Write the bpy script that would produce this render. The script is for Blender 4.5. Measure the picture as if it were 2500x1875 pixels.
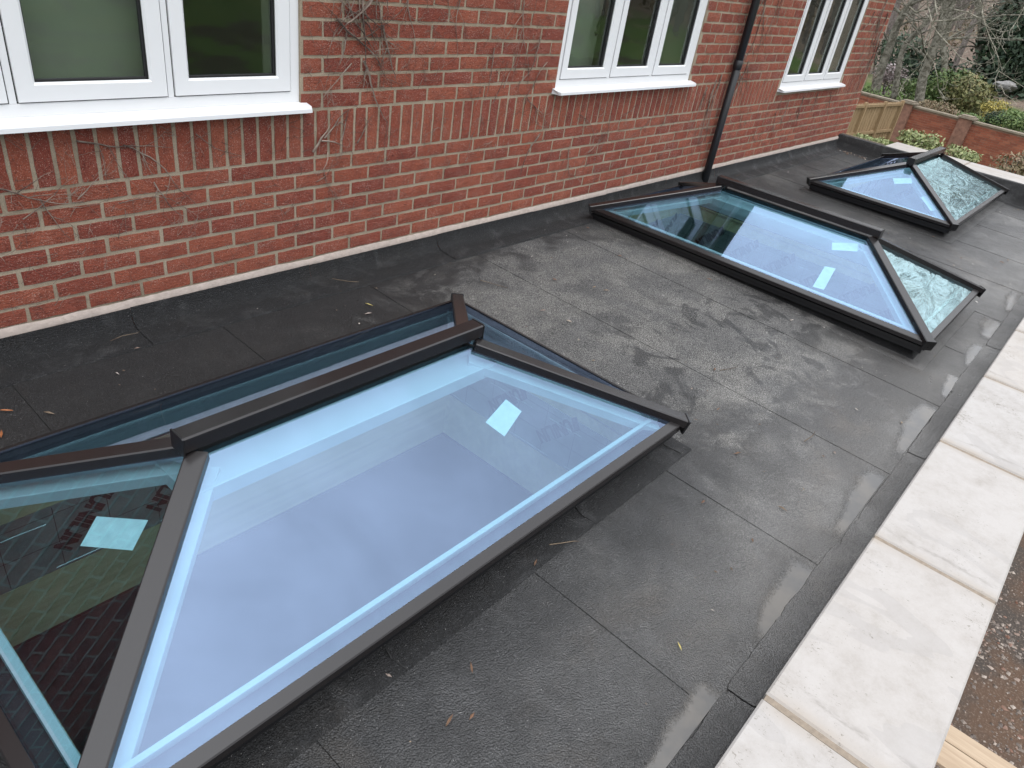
import bpy, bmesh, math, random
from mathutils import Vector, Matrix
from mathutils import noise as mnoise

# ------------------------------------------------------------------ scene, camera, light
for o in list(bpy.data.objects):
    bpy.data.objects.remove(o)
scene = bpy.context.scene
COL = scene.collection
rnd = random.Random(7)

CAM_R = ((0.6553781855, -0.7413288609, 0.1446062031),      # right
         (-0.3142161668, -0.4417044873, -0.8403364483),    # down
         (0.6868388708, 0.5053005699, -0.5224209984))      # forward
CAM_C = Vector((-0.8129, -3.0067, 1.0682))
FPX = 1776.94                                              # focal length in pixels of the 2500 px wide photo
cam_d = bpy.data.cameras.new('camera')
cam_d.sensor_width = 36.0
cam_d.lens = FPX / 2500 * 36.0
cam_d.clip_start = 0.02
cam_d.clip_end = 2000
cam = bpy.data.objects.new('camera', cam_d)
COL.objects.link(cam)
r, d, f = [Vector(v) for v in CAM_R]
m = Matrix((r, -d, -f)).transposed().to_4x4()
m.translation = CAM_C
cam.matrix_world = m
scene.camera = cam

SUN_EL, SUN_AZ = math.radians(68), math.radians(235)       # azimuth measured from +x towards +y
world = bpy.data.worlds.new('World')
scene.world = world
world.use_nodes = True
wn, wl = world.node_tree.nodes, world.node_tree.links
wn.clear()
sky = wn.new('ShaderNodeTexSky')
sky.sky_type = 'NISHITA'
sky.sun_disc = False
sky.sun_elevation = SUN_EL
sky.sun_rotation = math.radians(90) - SUN_AZ
sky.air_density = 1.0
sky.dust_density = 4.0
sky.ozone_density = 1.0
hs = wn.new('ShaderNodeHueSaturation')                     # overcast: nearly colourless
hs.inputs['Saturation'].default_value = 0.25
mixw = wn.new('ShaderNodeMix'); mixw.data_type = 'RGBA'
mixw.inputs[0].default_value = 0.85
# cloud layer: CIE overcast dome, three times brighter overhead than at the horizon
wtc = wn.new('ShaderNodeTexCoord'); wsep = wn.new('ShaderNodeSeparateXYZ')
wl.new(wtc.outputs['Generated'], wsep.inputs[0])
wmr = wn.new('ShaderNodeMapRange')
wl.new(wsep.outputs['Z'], wmr.inputs[0])
wmr.inputs[1].default_value, wmr.inputs[2].default_value, wmr.inputs[3].default_value, wmr.inputs[4].default_value = 0.0, 1.0, 7.0, 21.0
wcl = wn.new('ShaderNodeVectorMath'); wcl.operation = 'SCALE'
wcl.inputs[0].default_value = (0.97, 1.0, 1.05)
wcn = wn.new('ShaderNodeTexNoise')                         # soft cloud structure over the whole dome
wl.new(wtc.outputs['Generated'], wcn.inputs['Vector'])
wcn.inputs['Scale'].default_value, wcn.inputs['Detail'].default_value, wcn.inputs['Roughness'].default_value = 2.2, 5.0, 0.5
wcm = wn.new('ShaderNodeMapRange')
wl.new(wcn.outputs[0], wcm.inputs[0])
wcm.inputs[1].default_value, wcm.inputs[2].default_value, wcm.inputs[3].default_value, wcm.inputs[4].default_value = 0.3, 0.7, 0.72, 1.28
wmu = wn.new('ShaderNodeMath'); wmu.operation = 'MULTIPLY'
wl.new(wmr.outputs[0], wmu.inputs[0]); wl.new(wcm.outputs[0], wmu.inputs[1])
wl.new(wmu.outputs[0], wcl.inputs['Scale'])
wl.new(wcl.outputs[0], mixw.inputs[7])
bg = wn.new('ShaderNodeBackground')
bg.inputs['Strength'].default_value = 0.1
wo = wn.new('ShaderNodeOutputWorld')
wl.new(sky.outputs[0], hs.inputs['Color'])
wl.new(hs.outputs[0], mixw.inputs[6])
wl.new(mixw.outputs[2], bg.inputs['Color'])
wl.new(bg.outputs[0], wo.inputs['Surface'])

sun_d = bpy.data.lights.new('sun', 'SUN')
sun_d.energy = 0.6
sun_d.angle = math.radians(25)
sun_d.color = (1.0, 0.97, 0.93)
sun = bpy.data.objects.new('sun', sun_d)
COL.objects.link(sun)
sd = Vector((math.cos(SUN_EL) * math.cos(SUN_AZ), math.cos(SUN_EL) * math.sin(SUN_AZ), math.sin(SUN_EL)))
sun.rotation_euler = (-sd).to_track_quat('-Z', 'Y').to_euler()

scene.view_settings.view_transform = 'Standard'
scene.view_settings.look = 'None'
scene.view_settings.gamma = 1.0
scene.view_settings.use_curve_mapping = False
scene.view_settings.exposure = 0.75
scene.render.engine = 'CYCLES'
scene.cycles.max_bounces = 10
scene.cycles.transparent_max_bounces = 16
scene.cycles.glossy_bounces = 5
scene.cycles.diffuse_bounces = 4


def ray(px, py):
    """direction of a photo pixel (2500 x 1875), scaled so that its forward part is 1"""
    a, b = (px - 1250) / FPX, (py - 937.5) / FPX
    return Vector([a * CAM_R[0][i] + b * CAM_R[1][i] + CAM_R[2][i] for i in range(3)])


def at_x(px, py, x):
    v = ray(px, py)
    return CAM_C + v * ((x - CAM_C.x) / v.x)


def at_y(px, py, y):
    v = ray(px, py)
    return CAM_C + v * ((y - CAM_C.y) / v.y)


def roof_z(y):
    return -0.65 + 0.0291 * y


def at_roof(px, py):
    v = ray(px, py)
    t = (-0.65 + 0.0291 * CAM_C.y - CAM_C.z) / (v.z - 0.0291 * v.y)
    return CAM_C + v * t


# ------------------------------------------------------------------ helpers
def tag(o, label=None, cat=None, group=None, kind=None):
    if label: o['label'] = label
    if cat: o['category'] = cat
    if group: o['group'] = group
    if kind: o['kind'] = kind
    return o


def empty(name, loc=(0, 0, 0), rz=0.0, parent=None):
    o = bpy.data.objects.new(name, None)
    o.empty_display_size = 0.1
    o.location = loc
    o.rotation_euler = (0, 0, rz)
    COL.objects.link(o)
    if parent: o.parent = parent
    return o


def link(name, me, parent=None, loc=None, rot=None, scale=None):
    o = bpy.data.objects.new(name, me)
    COL.objects.link(o)
    if parent: o.parent = parent
    if loc: o.location = loc
    if rot: o.rotation_euler = rot
    if scale: o.scale = scale
    return o


class MB:
    def __init__(s):
        s.v, s.f, s.mi = [], [], []

    def face(s, pts, mi=0):
        n = len(s.v)
        s.v += [tuple(p) for p in pts]
        s.f.append(tuple(range(n, n + len(pts))))
        s.mi.append(mi)

    def raw(s, vs, fs, mi=0):
        n = len(s.v)
        s.v += [tuple(p) for p in vs]
        s.f += [tuple(i + n for i in q) for q in fs]
        s.mi += [mi] * len(fs)

    def box(s, a, b, mi=0):
        x0, y0, z0 = a
        x1, y1, z1 = b
        s.raw([(x0, y0, z0), (x1, y0, z0), (x1, y1, z0), (x0, y1, z0), (x0, y0, z1), (x1, y0, z1), (x1, y1, z1), (x0, y1, z1)],
              [(0, 3, 2, 1), (4, 5, 6, 7), (0, 1, 5, 4), (1, 2, 6, 5), (2, 3, 7, 6), (3, 0, 4, 7)], mi)

    def loft(s, rings, closed=True, caps=True, mi=0):
        n = len(rings[0])
        base = len(s.v)
        for q in rings: s.v += [tuple(p) for p in q]
        for i in range(len(rings) - 1):
            for j in range(n if closed else n - 1):
                a = base + i * n + j
                b = base + i * n + (j + 1) % n
                s.f.append((a, b, b + n, a + n)); s.mi.append(mi)
        if caps and closed:
            s.f.append(tuple(base + j for j in reversed(range(n)))); s.mi.append(mi)
            s.f.append(tuple(base + (len(rings) - 1) * n + j for j in range(n))); s.mi.append(mi)

    def tube(s, pts, rad, n=5, mi=0):
        pts = [Vector(p) for p in pts]
        rings = []
        prev = None
        for i, p in enumerate(pts):
            t = (pts[min(i + 1, len(pts) - 1)] - pts[max(i - 1, 0)])
            if t.length < 1e-9: t = Vector((0, 0, 1))
            t.normalize()
            if prev is None:
                u = t.cross(Vector((0.31, 0.17, 0.93)))
                if u.length < 1e-3: u = t.cross(Vector((1, 0, 0)))
            else:
                u = prev - t * prev.dot(t)
                if u.length < 1e-6: u = t.cross(Vector((1, 0, 0.2)))
            u.normalize()
            prev = u
            w = t.cross(u)
            rr = rad[i] if isinstance(rad, (list, tuple)) else rad
            rings.append([p + u * (rr * math.cos(2 * math.pi * k / n)) + w * (rr * math.sin(2 * math.pi * k / n)) for k in range(n)])
        s.loft(rings, mi=mi)

    def mesh(s, name, mats, smooth=False):
        me = bpy.data.meshes.new(name)
        me.from_pydata(s.v, [], s.f)
        if not isinstance(mats, (list, tuple)): mats = [mats]
        for mt in mats: me.materials.append(mt)
        if len(mats) > 1: me.polygons.foreach_set('material_index', s.mi)
        if smooth: me.polygons.foreach_set('use_smooth', [True] * len(me.polygons))
        me.validate()
        me.update()
        return me

    def build(s, name, mats, parent=None, smooth=False, **kw):
        return link(name, s.mesh(name, mats, smooth), parent, **kw)


def recalc(o):
    bm = bmesh.new(); bm.from_mesh(o.data)
    bmesh.ops.recalc_face_normals(bm, faces=bm.faces)
    bm.to_mesh(o.data); bm.free()
    return o


def bevel(o, w=0.003, seg=1):
    md = o.modifiers.new('bevel', 'BEVEL')
    md.width = w; md.segments = seg; md.limit_method = 'ANGLE'; md.angle_limit = math.radians(40)
    return o


def minus(rect, holes):
    """rectangle (a0, a1, b0, b1) minus rectangles, as a list of rectangles"""
    out = [rect]
    for (h0, h1, g0, g1) in holes:
        nxt = []
        for (a0, a1, b0, b1) in out:
            if h1 <= a0 or h0 >= a1 or g1 <= b0 or g0 >= b1:
                nxt.append((a0, a1, b0, b1)); continue
            if h0 > a0: nxt.append((a0, h0, b0, b1))
            if h1 < a1: nxt.append((h1, a1, b0, b1))
            x0, x1 = max(a0, h0), min(a1, h1)
            if g0 > b0: nxt.append((x0, x1, b0, g0))
            if g1 < b1: nxt.append((x0, x1, g1, b1))
        out = nxt
    return [q for q in out if q[1] - q[0] > 1e-5 and q[3] - q[2] > 1e-5]


# ------------------------------------------------------------------ materials
class NT:
    def __init__(s, name):
        s.m = bpy.data.materials.new(name)
        s.m.use_nodes = True
        s.n, s.l = s.m.node_tree.nodes, s.m.node_tree.links
        s.p = s.n['Principled BSDF']

    def new(s, t, **kw):
        q = s.n.new(t)
        for k, v in kw.items(): setattr(q, k, v)
        return q

    def val(s, sock, v):
        if hasattr(v, 'is_output'): s.l.new(v, sock)
        else: sock.default_value = v

    def coord(s, kind='Object'):
        return s.new('ShaderNodeTexCoord').outputs[kind]

    def map(s, vec, scale=(1, 1, 1), loc=(0, 0, 0)):
        q = s.new('ShaderNodeMapping')
        s.l.new(vec, q.inputs[0])
        q.inputs['Scale'].default_value = scale
        s.val(q.inputs['Location'], loc)
        return q.outputs[0]

    def noise(s, vec, scale, detail=4, rough=0.55, dist=0.0):
        q = s.new('ShaderNodeTexNoise')
        s.l.new(vec, q.inputs['Vector'])
        q.inputs['Scale'].default_value = scale
        q.inputs['Detail'].default_value = detail
        q.inputs['Roughness'].default_value = rough
        q.inputs['Distortion'].default_value = dist
        return q.outputs[0]

    def voro(s, vec, scale, feature='F1'):
        q = s.new('ShaderNodeTexVoronoi', feature=feature)
        s.l.new(vec, q.inputs['Vector'])
        q.inputs['Scale'].default_value = scale
        return q.outputs['Distance']

    def ramp(s, fac, stops):
        q = s.new('ShaderNodeValToRGB')
        s.l.new(fac, q.inputs[0])
        el = q.color_ramp.elements
        while len(el) < len(stops): el.new(0.5)
        for e, (p, c) in zip(el, stops):
            e.position = p
            e.color = tuple(c) + (1,) if isinstance(c, (tuple, list)) else (c, c, c, 1)
        return q.outputs[0]

    def mrange(s, v, a, b, c=0.0, d=1.0, smooth=True):
        q = s.new('ShaderNodeMapRange')
        if smooth: q.interpolation_type = 'SMOOTHSTEP'
        s.l.new(v, q.inputs[0])
        for i, x in enumerate((a, b, c, d)): q.inputs[1 + i].default_value = x
        return q.outputs[0]

    def math(s, op, a, b=0.0, c=None, clamp=False):
        q = s.new('ShaderNodeMath', operation=op, use_clamp=clamp)
        s.val(q.inputs[0], a); s.val(q.inputs[1], b)
        if c is not None: s.val(q.inputs[2], c)
        return q.outputs[0]

    def mix(s, fac, a, b, blend='MIX'):
        q = s.new('ShaderNodeMix', data_type='RGBA', blend_type=blend)
        s.val(q.inputs[0], fac)
        for i, x in ((6, a), (7, b)):
            if isinstance(x, (tuple, list)) and len(x) == 3: x = tuple(x) + (1,)
            s.val(q.inputs[i], x)
        return q.outputs[2]

    def bump(s, h, strength=0.5, dist=0.01, normal=None):
        q = s.new('ShaderNodeBump')
        s.l.new(h, q.inputs['Height'])
        s.val(q.inputs['Strength'], strength)
        q.inputs['Distance'].default_value = dist
        if normal is not None: s.l.new(normal, q.inputs['Normal'])
        return q.outputs[0]

    def set(s, **kw):
        for k, v in kw.items():
            k = k.replace('_', ' ')
            if isinstance(v, (tuple, list)) and len(v) == 3: v = tuple(v) + (1,)
            s.val(s.p.inputs[k], v)
        return s


def plain(name, col, rough=0.5, metal=0.0, noise=0.0, nscale=30.0, bump=0.0, spec=None):
    t = NT(name)
    c = t.coord()
    if noise:
        n = t.noise(c, nscale, 5, 0.6)
        k = t.mrange(n, 0.3, 0.7, 1 - noise, 1 + noise, False)
        q = t.new('ShaderNodeVectorMath', operation='SCALE')
        q.inputs[0].default_value = col
        t.l.new(k, q.inputs['Scale'])
        t.val(t.p.inputs['Base Color'], q.outputs[0])
    else:
        t.set(Base_Color=col)
    t.set(Roughness=rough, Metallic=metal)
    if spec is not None: t.set(Specular_IOR_Level=spec)
    if bump: t.set(Normal=t.bump(t.noise(c, nscale * 3, 5, 0.6), bump, 0.004))
    return t.m


def rand_id(t):
    a = t.new('ShaderNodeObjectInfo').outputs['Random']
    b = t.new('ShaderNodeNewGeometry').outputs['Random Per Island']
    return t.math('FRACT', t.math('ADD', a, b))


def brick_mat():
    t = NT('brick_red_rustic')
    c = t.coord()
    rid = rand_id(t)
    off = t.new('ShaderNodeCombineXYZ')
    t.l.new(t.math('MULTIPLY', rid, 37.0), off.inputs[0]); t.l.new(t.math('MULTIPLY', rid, 91.0), off.inputs[2])
    add = t.new('ShaderNodeVectorMath', operation='ADD')
    t.l.new(c, add.inputs[0]); t.l.new(off.outputs[0], add.inputs[1])
    v = add.outputs[0]
    base = t.ramp(rid, [(0.0, (0.205, 0.048, 0.032)), (0.25, (0.248, 0.063, 0.038)), (0.5, (0.272, 0.074, 0.043)), (0.8, (0.295, 0.086, 0.050)), (1.0, (0.205, 0.050, 0.034))])
    n1 = t.noise(v, 11, 6, 0.65)
    base = t.mix(t.mrange(n1, 0.42, 0.75, 0.0, 0.5), base, (0.11, 0.026, 0.021))
    n2 = t.noise(v, 26, 4, 0.6)
    base = t.mix(t.mrange(n2, 0.56, 0.72, 0.0, 0.45), base, (0.33, 0.10, 0.055))
    # salt specks and mortar crumbs
    vs = t.map(v, (1.0, 1.0, 1.5))
    sp = t.noise(vs, 190, 3, 0.7, 0.6)
    big = t.noise(v, 9, 3, 0.6)
    lim = t.math('ADD', t.mrange(big, 0.3, 0.75, 0.03, -0.05, False), sp)
    # rustic drag-wire relief
    rv = t.map(v, (1.0, 1.0, 2.1))
    h1 = t.noise(rv, 55, 5, 0.62, 1.2)
    pit = t.noise(rv, 75, 3, 0.6, 1.6)
    base = t.mix(t.mrange(pit, 0.44, 0.34, 0.0, 0.75), base, (0.055, 0.016, 0.014))
    base = t.mix(t.mrange(lim, 0.565, 0.65, 0.0, 0.8), base, (0.50, 0.36, 0.30))
    h2 = t.noise(v, 210, 3, 0.6)
    h = t.math('ADD', h1, t.math('MULTIPLY', h2, 0.35))
    t.set(Base_Color=base, Roughness=0.88, Specular_IOR_Level=0.25, Normal=t.bump(h, 1.0, 0.012))
    return t.m


def mortar_mat():
    t = NT('mortar_buff')
    c = t.coord()
    n = t.noise(c, 6, 5, 0.6)
    col = t.ramp(n, [(0.3, (0.225, 0.182, 0.130)), (0.5, (0.325, 0.268, 0.196)), (0.72, (0.385, 0.315, 0.235))])
    g = t.noise(c, 330, 3, 0.7)
    col = t.mix(t.mrange(g, 0.35, 0.55, 0.45, 0.0), col, (0.10, 0.085, 0.07))
    t.set(Base_Color=col, Roughness=0.95, Specular_IOR_Level=0.15, Normal=t.bump(g, 0.7, 0.006))
    return t.m


def felt_mat(name='roofing_felt', fresh=False):
    t = NT(name)
    geo = t.new('ShaderNodeNewGeometry')
    c = geo.outputs['Position']
    sep = t.new('ShaderNodeSeparateXYZ'); t.l.new(c, sep.inputs[0])
    X, Y = sep.outputs[0], sep.outputs[1]
    nA = t.noise(c, 1.7, 6, 0.62, 0.4)
    nB = t.noise(c, 6.5, 5, 0.6, 0.8)
    n3 = t.noise(c, 2.6, 5, 0.7, 0.3)
    # mineral granules
    g1 = t.noise(c, 330, 2, 0.8)
    g2 = t.voro(c, 210)
    g3 = t.noise(c, 120, 3, 0.7)
    lite = t.mrange(t.math('ADD', t.math('MULTIPLY', g1, 0.6), t.math('MULTIPLY', g3, 0.4)), 0.47, 0.62, 0.0, 1.0)
    dark = t.mrange(g2, 0.34, 0.62, 0.0, 0.75)
    wetc = t.mix(lite, (0.005, 0.005, 0.0055), (0.040, 0.041, 0.044))
    wetc = t.mix(t.mrange(n3, 0.52, 0.75, 0.0, 0.5), wetc, (0.032, 0.025, 0.019))
    if fresh:
        col = wetc
        dry = t.mrange(nA, 0.55, 0.75, 0.0, 0.35)
        film = t.mrange(nB, 0.5, 0.7, 0.0, 0.4)
    else:
        # dry felt between the lanterns
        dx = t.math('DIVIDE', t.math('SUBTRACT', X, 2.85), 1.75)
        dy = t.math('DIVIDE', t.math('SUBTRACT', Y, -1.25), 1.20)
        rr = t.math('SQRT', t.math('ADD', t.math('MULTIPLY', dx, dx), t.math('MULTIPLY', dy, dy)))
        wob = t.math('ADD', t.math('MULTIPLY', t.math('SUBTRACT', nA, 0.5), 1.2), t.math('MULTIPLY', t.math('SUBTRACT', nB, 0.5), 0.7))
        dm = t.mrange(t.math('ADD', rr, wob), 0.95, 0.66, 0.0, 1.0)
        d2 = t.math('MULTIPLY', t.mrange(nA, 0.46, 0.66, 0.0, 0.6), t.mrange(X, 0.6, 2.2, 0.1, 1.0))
        # wet splashes and a boot print inside the dry area
        nC = t.noise(c, 3.4, 5, 0.55, 1.4)
        splash = t.math('MULTIPLY', t.mrange(nC, 0.545, 0.60, 0.0, 0.8), t.mrange(Y, -1.0, -1.6, 0.3, 1.0))
        ux, uy = -0.744, -0.668
        px_, py_ = t.math('SUBTRACT', X, 2.986), t.math('SUBTRACT', Y, -1.414)
        lu = t.math('ADD', t.math('MULTIPLY', px_, ux), t.math('MULTIPLY', py_, uy))
        lv = t.math('ADD', t.math('MULTIPLY', px_, -uy), t.math('MULTIPLY', py_, ux))
        waist = t.math('ADD', 0.040, t.math('MULTIPLY', t.math('COSINE', t.math('MULTIPLY', lu, 40.0)), 0.010))
        e = t.math('ADD', t.math('POWER', t.math('ABSOLUTE', t.math('DIVIDE', lu, 0.14)), 4.0), t.math('POWER', t.math('ABSOLUTE', t.math('DIVIDE', lv, waist)), 2.0))
        foot = t.mrange(t.math('ADD', e, t.math('MULTIPLY', t.math('SUBTRACT', nB, 0.5), 0.8)), 1.05, 0.85, 0.0, 1.0)
        tread = t.new('ShaderNodeTexVoronoi', feature='DISTANCE_TO_EDGE'); t.l.new(c, tread.inputs['Vector']); tread.inputs['Scale'].default_value = 38
        foot = t.math('MULTIPLY', foot, t.mrange(tread.outputs['Distance'], 0.05, 0.10, 0.15, 1.0))
        splash = t.math('MAXIMUM', splash, foot)
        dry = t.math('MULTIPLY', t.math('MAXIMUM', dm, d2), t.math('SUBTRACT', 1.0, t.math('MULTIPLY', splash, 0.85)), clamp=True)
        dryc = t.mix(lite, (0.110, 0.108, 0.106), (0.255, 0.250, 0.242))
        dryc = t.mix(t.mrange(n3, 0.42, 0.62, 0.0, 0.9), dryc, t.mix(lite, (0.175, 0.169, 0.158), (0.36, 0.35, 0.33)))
        # silty wash towards the gutter, with wet sky sheen painted into the colour
        silt_sheen = t.math('MULTIPLY', t.mrange(Y, -1.75, -2.6, 0.0, 1.0), t.mrange(nA, 0.25, 0.65, 0.55, 1.0))
        silt_sheen = t.math('MULTIPLY', silt_sheen, t.mrange(X, 0.0, 1.8, 0.15, 1.0))
        silt_sheen = t.math('MULTIPLY', silt_sheen, t.math('MAXIMUM', t.mrange(Y, -2.20, -2.50, 0.25, 1.0), t.mrange(X, 1.5, 2.0)))
        silt_sheen = t.math('MAXIMUM', silt_sheen, t.math('MULTIPLY', t.mrange(X, 3.6, 6.0, 0.0, 0.38), t.mrange(nA, 0.3, 0.6, 0.5, 1.0)))  # far felt lightened: grazing sky reflection put into the base colour
        silt_sheen_col = t.mix(lite, (0.064, 0.061, 0.058), (0.165, 0.158, 0.150))
        silt_sheen_col = t.mix(t.mrange(t.math('ADD', Y, t.math('MULTIPLY', t.math('SUBTRACT', nB, 0.5), 0.35)), -2.45, -2.72, 0.0, 0.55), silt_sheen_col, (0.150, 0.142, 0.132))
        silt_sheen_col = t.mix(t.mrange(n3, 0.52, 0.75, 0.0, 0.5), silt_sheen_col, (0.135, 0.115, 0.096))
        col = t.mix(silt_sheen, wetc, silt_sheen_col)
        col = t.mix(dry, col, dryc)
        gut = t.mrange(Y, -1.5, -2.75, 0.0, 1.0)
        film = t.math('ADD', t.math('MULTIPLY', gut, 0.62), t.math('MULTIPLY', t.math('SUBTRACT', nB, 0.5), 0.8), clamp=True)
    dk = t.math('MULTIPLY', dark, t.math('SUBTRACT', 1.0, t.math('MULTIPLY', film, 0.5)))
    col = t.mix(dk, col, (0.006, 0.006, 0.006))
    dust = t.noise(c, 240, 1, 0.5)
    col = t.mix(t.mrange(dust, 0.745, 0.79, 0.0, 0.7), col, (0.40, 0.39, 0.37))
    rough = t.math('ADD', t.math('MULTIPLY', t.math('SUBTRACT', 1.0, film), 0.40), t.math('ADD', 0.18, t.math('MULTIPLY', dry, 0.35)))
    h = t.math('ADD', t.math('MULTIPLY', g2, -1.2), t.math('ADD', t.math('MULTIPLY', g1, 0.6), t.math('MULTIPLY', g3, 0.9)))
    bs = t.math('MULTIPLY', t.math('SUBTRACT', 1.0, t.math('MULTIPLY', film, 0.55)), 0.9)
    big = t.noise(c, 5, 3, 0.5)
    nrm = t.bump(big, 0.16, 0.03)
    t.set(Base_Color=col, Roughness=rough, Specular_IOR_Level=t.math('ADD', 0.36 if fresh else 0.42, t.math('MULTIPLY', film, 0.45)), Normal=t.bump(h, bs, 0.005, nrm))
    return t.m


def stone_mat():
    t = NT('cast_stone')
    geo = t.new('ShaderNodeNewGeometry')
    c = geo.outputs['Position']
    oi = t.new('ShaderNodeObjectInfo').outputs['Random']
    n = t.noise(c, 7.0, 8, 0.78, 0.0)
    col = t.ramp(n, [(0.30, (0.240, 0.224, 0.208)), (0.47, (0.298, 0.284, 0.272)), (0.60, (0.325, 0.312, 0.302)), (0.75, (0.298, 0.286, 0.278))])
    col = t.mix(t.math('MULTIPLY', oi, 0.3), col, (0.335, 0.292, 0.25))
    # distance along the stone from its mortar joints (stones 0.9 m long): staining and drip streaks beside them
    sep = t.new('ShaderNodeSeparateXYZ'); t.l.new(c, sep.inputs[0])
    wv = t.noise(c, 5, 3, 0.6)
    u = t.math('ADD', t.math('FRACT', t.math('DIVIDE', t.math('SUBTRACT', sep.outputs[0], 0.653), 0.899)), t.math('MULTIPLY', t.math('SUBTRACT', wv, 0.5), 0.035))
    near = t.math('MAXIMUM', t.mrange(u, 0.075, 0.0, 0.0, 1.0), t.mrange(u, 0.93, 1.0, 0.0, 1.0))
    patch = t.noise(c, 7, 5, 0.65)
    col = t.mix(t.math('MULTIPLY', near, t.mrange(patch, 0.35, 0.65, 0.05, 0.8)), col, (0.255, 0.218, 0.178))
    st = t.math('MULTIPLY', t.mrange(u, 0.068, 0.085, 0.0, 1.0), t.mrange(u, 0.112, 0.09, 0.0, 1.0))
    st = t.math('MULTIPLY', st, t.mrange(t.noise(t.map(c, (3, 1, 1)), 11, 5, 0.7), 0.42, 0.62, 0.0, 0.75))
    col = t.mix(st, col, (0.20, 0.185, 0.17))
    # damp film mark
    n2 = t.noise(t.map(c, (1.5, 0.8, 1)), 1.9, 3, 0.5, 0.8)
    band = t.math('MULTIPLY', t.mrange(n2, 0.57, 0.576, 0.0, 1.0), t.mrange(n2, 0.68, 0.62, 0.0, 1.0))
    col = t.mix(t.math('MULTIPLY', band, 0.30), col, (0.24, 0.228, 0.22))
    # lichen and dirt specks in drifts
    drift = t.noise(c, 4.5, 4, 0.6)
    sp = t.noise(t.map(c, (1.6, 1, 1)), 72, 5, 0.8, 0.4)
    lim = t.math('ADD', sp, t.mrange(drift, 0.38, 0.68, -0.09, 0.095, False))
    col = t.mix(t.mrange(lim, 0.61, 0.68, 0.0, 0.8), col, (0.13, 0.115, 0.095))
    blot = t.noise(c, 6.5, 6, 0.75, 0.6)
    blm = t.math('MULTIPLY', t.mrange(blot, 0.66, 0.71, 0.0, 0.6), t.mrange(sep.outputs[0], 2.2, 2.8, 0.0, 1.0))
    col = t.mix(blm, col, (0.15, 0.13, 0.115))
    grn = t.noise(c, 170, 2, 0.6)
    col = t.mix(t.mrange(grn, 0.4, 0.25, 0.0, 0.35), col, (0.28, 0.26, 0.24))
    pits = t.noise(c, 260, 2, 0.5)
    t.set(Base_Color=col, Roughness=0.8, Specular_IOR_Level=0.3, Normal=t.bump(t.math('ADD', pits, t.noise(c, 40, 4)), 0.12, 0.003))
    return t.m


def glass_mat(name, tint, refl, base, wave=0.0, wscale=5.0):
    t = NT(name)
    t.n.remove(t.p)
    out = t.n['Material Output']
    tr = t.new('ShaderNodeBsdfTransparent'); tr.inputs[0].default_value = tint + (1,)
    gl = t.new('ShaderNodeBsdfGlossy'); gl.inputs['Color'].default_value = refl + (1,)
    gl.inputs['Roughness'].default_value = 0.0
    fr = t.new('ShaderNodeLayerWeight'); fr.inputs['Blend'].default_value = 0.5
    fac = t.mrange(t.math('POWER', fr.outputs['Facing'], 3.6), 0.0, 1.0, base, 1.0, False)
    geo = t.new('ShaderNodeNewGeometry')
    if base > 0.15:                                        # rain-dried smears and specks on the outer face
        c = geo.outputs['Position']
        sm = t.noise(t.map(c, (1.3, 0.8, 1.0)), 2.4, 6, 0.62, 0.7)
        spk = t.noise(c, 55, 3, 0.6)
        k = t.math('MULTIPLY', t.mrange(sm, 0.3, 0.7, 0.90, 1.09, False), t.mrange(spk, 0.70, 0.76, 1.0, 0.86))
        q = t.new('ShaderNodeVectorMath', operation='SCALE'); q.inputs[0].default_value = refl
        t.l.new(k, q.inputs['Scale']); t.l.new(q.outputs[0], gl.inputs['Color'])
    if wave:
        h = t.noise(t.map(geo.outputs['Position'], (0.55, 2.0, 2.0)), wscale, 3, 0.5, 0.9)
        nb = t.bump(h, wave, 0.02)
        t.l.new(nb, gl.inputs['Normal'])
    mx = t.new('ShaderNodeMixShader')
    t.l.new(fac, mx.inputs[0]); t.l.new(tr.outputs[0], mx.inputs[1]); t.l.new(gl.outputs[0], mx.inputs[2])
    t.l.new(mx.outputs[0], out.inputs[0])
    return t.m


def wood_mat(name, a, b, scale=(2, 40, 40)):
    t = NT(name)
    c = t.coord()
    rid = rand_id(t)
    off = t.new('ShaderNodeCombineXYZ'); t.l.new(t.math('MULTIPLY', rid, 20.0), off.inputs[0]); t.l.new(t.math('MULTIPLY', rid, 7.0), off.inputs[1])
    v = t.map(c, scale, off.outputs[0])
    n = t.noise(v, 1.0, 5, 0.6, 0.8)
    col = t.mix(t.mrange(n, 0.3, 0.7), a, b)
    col = t.mix(t.mrange(rid, 0, 1, 0.0, 0.3), col, tuple(x * 0.6 for x in a))
    t.set(Base_Color=col, Roughness=0.8, Specular_IOR_Level=0.25, Normal=t.bump(n, 0.3, 0.003))
    return t.m


def leaf_mat(name, cols, rough=0.55):
    t = NT(name)
    rid = rand_id(t)
    st = [(i / max(1, len(cols) - 1), c) for i, c in enumerate(cols)]
    t.set(Base_Color=t.ramp(rid, st), Roughness=rough, Specular_IOR_Level=0.3)
    t.p.inputs['Subsurface Weight'].default_value = 0.0
    return t.m


def bark_mat(name, a, b):
    t = NT(name)
    c = t.coord()
    n = t.noise(c, 6, 6, 0.7, 0.5)
    col = t.mix(t.mrange(n, 0.38, 0.62), a, b)
    t.set(Base_Color=col, Roughness=0.9, Specular_IOR_Level=0.15, Normal=t.bump(n, 0.5, 0.02))
    return t.m


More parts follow.
